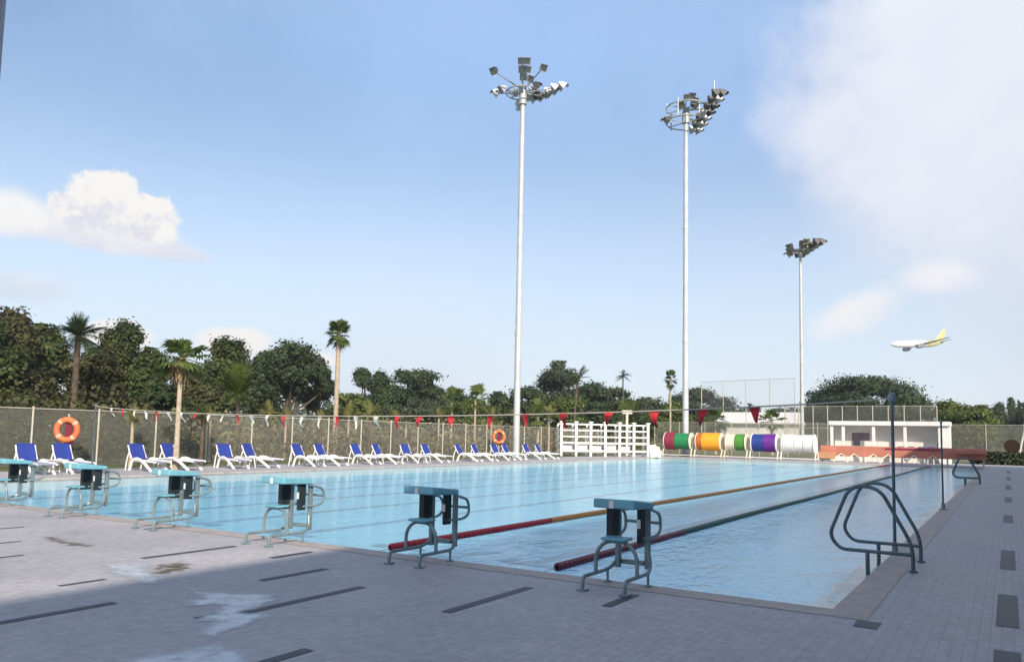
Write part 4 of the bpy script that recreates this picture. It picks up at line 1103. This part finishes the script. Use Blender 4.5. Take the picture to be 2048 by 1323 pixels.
# --------------------------------------------------------------------------- sky with clouds
SKY = .094
HAZE = .00035
EXPO = .80
wd = bpy.data.worlds.new('World'); sc.world = wd; wd.use_nodes = True
nt = wd.node_tree; nt.nodes.clear()
wo = N(nt, 'ShaderNodeOutputWorld'); bg = N(nt, 'ShaderNodeBackground', Strength=1.)
L(nt, bg.outputs[0], wo.inputs[0])
sk = N(nt, 'ShaderNodeTexSky'); sk.sky_type = 'NISHITA'; sk.sun_disc = False
sk.sun_elevation = SUN_EL; sk.sun_rotation = PI-SUN_AZ; sk.altitude = 0; sk.air_density = 1.; sk.dust_density = .6; sk.ozone_density = 1.6
sv = N(nt, 'ShaderNodeVectorMath', _operation='SCALE'); sv.inputs['Scale'].default_value = SKY
L(nt, sk.outputs[0], sv.inputs[0])
tc = N(nt, 'ShaderNodeTexCoord')
def MT(op, a, b=None, c=None):
    n = N(nt, 'ShaderNodeMath', _operation=op)
    for i, q in enumerate((a, b, c)):
        if q is None: continue
        if hasattr(q, 'links'): L(nt, q, n.inputs[i])
        else: n.inputs[i].default_value = q
    return n.outputs[0]
def dotv(v):
    n = N(nt, 'ShaderNodeVectorMath', _operation='DOT_PRODUCT'); L(nt, tc.outputs['Generated'], n.inputs[0]); n.inputs[1].default_value = v
    return n.outputs['Value']
def smooth(x, a, b):
    n = N(nt, 'ShaderNodeMapRange', _interpolation_type='SMOOTHSTEP', i1=a, i2=b); L(nt, x, n.inputs[0]); return n.outputs[0]
NC = {}
def noise(scale_, detail=7., rough=.58, off=(0, 0, 0), stretch=(1, 1, 1), dist=0.):
    key = (scale_, detail, rough, off, stretch, dist)
    if key in NC: return NC[key]
    mp = N(nt, 'ShaderNodeMapping'); mp.inputs['Location'].default_value = off; mp.inputs['Scale'].default_value = stretch
    L(nt, tc.outputs['Generated'], mp.inputs['Vector'])
    n = N(nt, 'ShaderNodeTexNoise', Scale=scale_, Detail=detail, Roughness=rough, Distortion=dist); L(nt, mp.outputs[0], n.inputs['Vector']); NC[key] = n.outputs['Fac']; return NC[key]
def frame(az, el):
    a, e = R(az), R(el)
    F = Vector((math.sin(a)*math.cos(e), math.cos(a)*math.cos(e), math.sin(e))); Rr = Vector((math.cos(a), -math.sin(a), 0)); U = Rr.cross(F)
    return F, Rr, U
cur = sv.outputs[0]
def cloud(az, el, rx, ry, scale_, amp, e0, e1, white, grey, off=(0, 0, 0), flat=0., tilt=0., opac=1., lift=.5, rough=.58, relief=2.6):
    """one cloud: an elliptical region of sky, its edge broken by fractal noise; grey where it is thick and low"""
    global cur
    F, Rr, U = frame(az, el)
    if tilt:
        c, s = math.cos(R(tilt)), math.sin(R(tilt)); Rr, U = Rr*c+U*s, U*c-Rr*s
    f = MT('MAXIMUM', dotv(F), .05)
    x = MT('DIVIDE', dotv(Rr), f); y = MT('DIVIDE', dotv(U), f)
    xx = MT('DIVIDE', x, math.tan(R(rx))); yy = MT('DIVIDE', y, math.tan(R(ry)))
    if flat: yy = MT('MULTIPLY', yy, MT('ADD', 1., MT('MULTIPLY', MT('LESS_THAN', yy, 0.), flat)))
    r = MT('SQRT', MT('ADD', MT('MULTIPLY', xx, xx), MT('MULTIPLY', yy, yy)))
    off = (.3, .2, .1); n1 = noise(scale_, 6., rough, off); n2 = noise(scale_, 3., rough, (off[0]+.012, off[1]-.012, off[2]-.02))
    body = MT('ADD', MT('SUBTRACT', 1., r), MT('MULTIPLY', MT('SUBTRACT', n1, .5), amp))
    a = MT('MULTIPLY', smooth(body, e0, e1), opac)
    a = MT('MULTIPLY', a, smooth(dotv(F), .3, .5))
    lit = MT('ADD', MT('ADD', lift, MT('MULTIPLY', MT('SUBTRACT', n1, n2), relief)), MT('MULTIPLY', yy, .45))
    mx = N(nt, 'ShaderNodeMix', _data_type='RGBA'); mx.inputs[6].default_value = rgb(grey); mx.inputs[7].default_value = rgb(white)
    L(nt, smooth(lit, 0., 1.), mx.inputs[0])
    m2 = N(nt, 'ShaderNodeMix', _data_type='RGBA'); L(nt, a, m2.inputs[0]); L(nt, cur, m2.inputs[6]); L(nt, mx.outputs[2], m2.inputs[7])
    cur = m2.outputs[2]
K = .635
W1, G1 = (K*.95, K*.92, K*.89), (K*.62, K*.66, K*.74)
# low pale veil near the horizon
el_ = N(nt, 'ShaderNodeSeparateXYZ'); L(nt, tc.outputs['Generated'], el_.inputs[0])
vz = smooth(el_.outputs[2], .46, -.02)
vm = MT('MULTIPLY', vz, MT('ADD', .62, MT('MULTIPLY', noise(2.8, 6., .58, (.3, .2, .1)), .5)))
m2 = N(nt, 'ShaderNodeMix', _data_type='RGBA'); L(nt, vm, m2.inputs[0]); L(nt, cur, m2.inputs[6]); m2.inputs[7].default_value = (K*.72, K*.79, K*.90, 1); cur = m2.outputs[2]
cloud(-30, 31, 42, 16, 2.8, .7, .0, .9, (K*.50, K*.72, K*1.12), (K*.44, K*.66, K*1.08), opac=.52, lift=.7)
# wide soft bank at upper right
cloud(3, 23, 15.5, 17, 2.8, 1.3, .0, .42, (K*.81, K*.83, K*.90), (K*.68, K*.72, K*.84), tilt=-25, opac=.92, lift=.85)
cloud(8, 10, 14, 11, 2.8, 1.0, 0., .8, (K*.74, K*.77, K*.85), (K*.62, K*.67, K*.78), opac=.8, lift=.6)
# unseen clouds added overhead and behind the camera to brighten the shaded deck
cloud(150, 42, 46, 26, 2.8, 1.5, 0., .6, (K*1.1, K*1.08, K*1.05), (K*.6, K*.66, K*.8), opac=.38, lift=.7)
cloud(-130, 48, 40, 24, 2.8, 1.5, 0., .6, (K*1.1, K*1.08, K*1.05), (K*.6, K*.66, K*.8), opac=.38, lift=.7)
cloud(20, 66, 40, 22, 2.8, 1.5, 0., .6, (K*1.0, K*1.0, K*1.02), (K*.6, K*.66, K*.8), opac=.38, lift=.7)
# bright low puffs at right
cloud(-8.6, 8.6, 4.2, 1.9, 9, .9, .05, .75, (K*.95, K*.90, K*.89), (K*.78, K*.80, K*.86), tilt=22, opac=.8, lift=.8)
cloud(-3.4, 10.6, 3.2, 1.4, 9, .9, .05, .8, (K*.93, K*.89, K*.9), (K*.78, K*.80, K*.86), opac=.7, lift=.8)
# cumulus at left: long low body with a tail, a tower and a bright shoulder
LIL = (K*.70, K*.71, K*.80)
cloud(-60.6, 12.3, 6.6, 2.0, 9, .8, .0, .5, (K*.90, K*.88, K*.88), LIL, flat=.8, tilt=-3, opac=.95, lift=.62, relief=2.)
cloud(-66.2, 12.7, 3.6, 2.2, 9, .9, .0, .55, (K*.92, K*.90, K*.88), LIL, flat=.5, opac=.9, lift=.75, relief=2.)
cloud(-56.2, 11.8, 3.2, .85, 9, .7, .0, .7, (K*.84, K*.82, K*.87), LIL, tilt=-4, opac=.8, lift=.55, relief=2.)
WT = (K*.91, K*.885, K*.85)
cloud(-60.7, 14.1, 2.9, 2.6, 26, 2.1, .0, .30, WT, LIL, flat=.25, opac=1., lift=.62, rough=.64, relief=4.5)
cloud(-60.3, 15.3, 1.8, 1.4, 26, 1.7, .0, .26, WT, LIL, opac=1., lift=.80, rough=.64, relief=4.)
cloud(-57.8, 13.6, 1.9, 1.7, 26, 1.7, .0, .26, WT, LIL, flat=.2, opac=1., lift=.78, rough=.64, relief=4.5)
cloud(-65.5, 8.6, 5., 1.5, 9, .9, .1, .8, (K*.80, K*.81, K*.86), (K*.66, K*.69, K*.77), opac=.6)
# small bright heads behind the trees
for az, el, rx, ry in ((-59.3, 5.9, 2.6, 1.5), (-52.3, 6.0, 3.0, 1.3), (-47, 5., 2.4, 1.0)):
    cloud(az, el, rx, ry, 14, .8, .05, .35, W1, (K*.8, K*.8, K*.84), lift=.9)
L(nt, cur, bg.inputs['Color'])

sl = bpy.data.lights.new('Sun', 'SUN'); sl.energy = 3.3; sl.angle = R(1.0); sl.color = (1., .885, .74)
so = bpy.data.objects.new('Sun', sl); COL.objects.link(so)
dirv = Vector((-math.sin(SUN_AZ)*math.cos(SUN_EL), math.cos(SUN_AZ)*math.cos(SUN_EL), -math.sin(SUN_EL)))
so.rotation_euler = dirv.to_track_quat('-Z', 'Y').to_euler(); so.location = (30, -20, 40)

# --------------------------------------------------------------------------- humid air
hm, hnt, hout = newmat('haze_air')
pv = N(hnt, 'ShaderNodeVolumePrincipled'); pv.inputs['Color'].default_value = (.90, .94, 1., 1); pv.inputs['Density'].default_value = HAZE; pv.inputs['Anisotropy'].default_value = .2
L(hnt, pv.outputs[0], hout.inputs['Volume'])
if HAZE:
    m = MB(); m.box((0, 0, 48), (1396, 1396, 98.2)); hz = tag(m.build('haze', hm, smooth=False), kind='stuff')
# --------------------------------------------------------------------------- camera
PITCH, ROLL, FPX, CYPX = 0.083019, 0.020014, 1557.89, 740.14
cd = bpy.data.cameras.new('Camera'); cam = bpy.data.objects.new('Camera', cd); COL.objects.link(cam)
cd.sensor_width = 36; cd.lens = 36*FPX/2048; cd.clip_end = 6000; cd.clip_start = .05
cd.shift_y = (CYPX-661.5)/2048
Rz = Matrix.Rotation(YAW, 4, 'Z'); Rx = Matrix.Rotation(PI/2+PITCH, 4, 'X'); Rr = Matrix.Rotation(ROLL, 4, 'Z')
cam.matrix_world = Matrix.Translation((0, 0, EYE)) @ Rz @ Rx @ Rr
sc.camera = cam
sc.view_settings.view_transform = 'Standard'; sc.view_settings.look = 'None'; sc.view_settings.gamma = 1; sc.view_settings.exposure = EXPO
sc.cycles.max_bounces = 8; sc.cycles.transparent_max_bounces = 24; sc.cycles.use_denoising = True
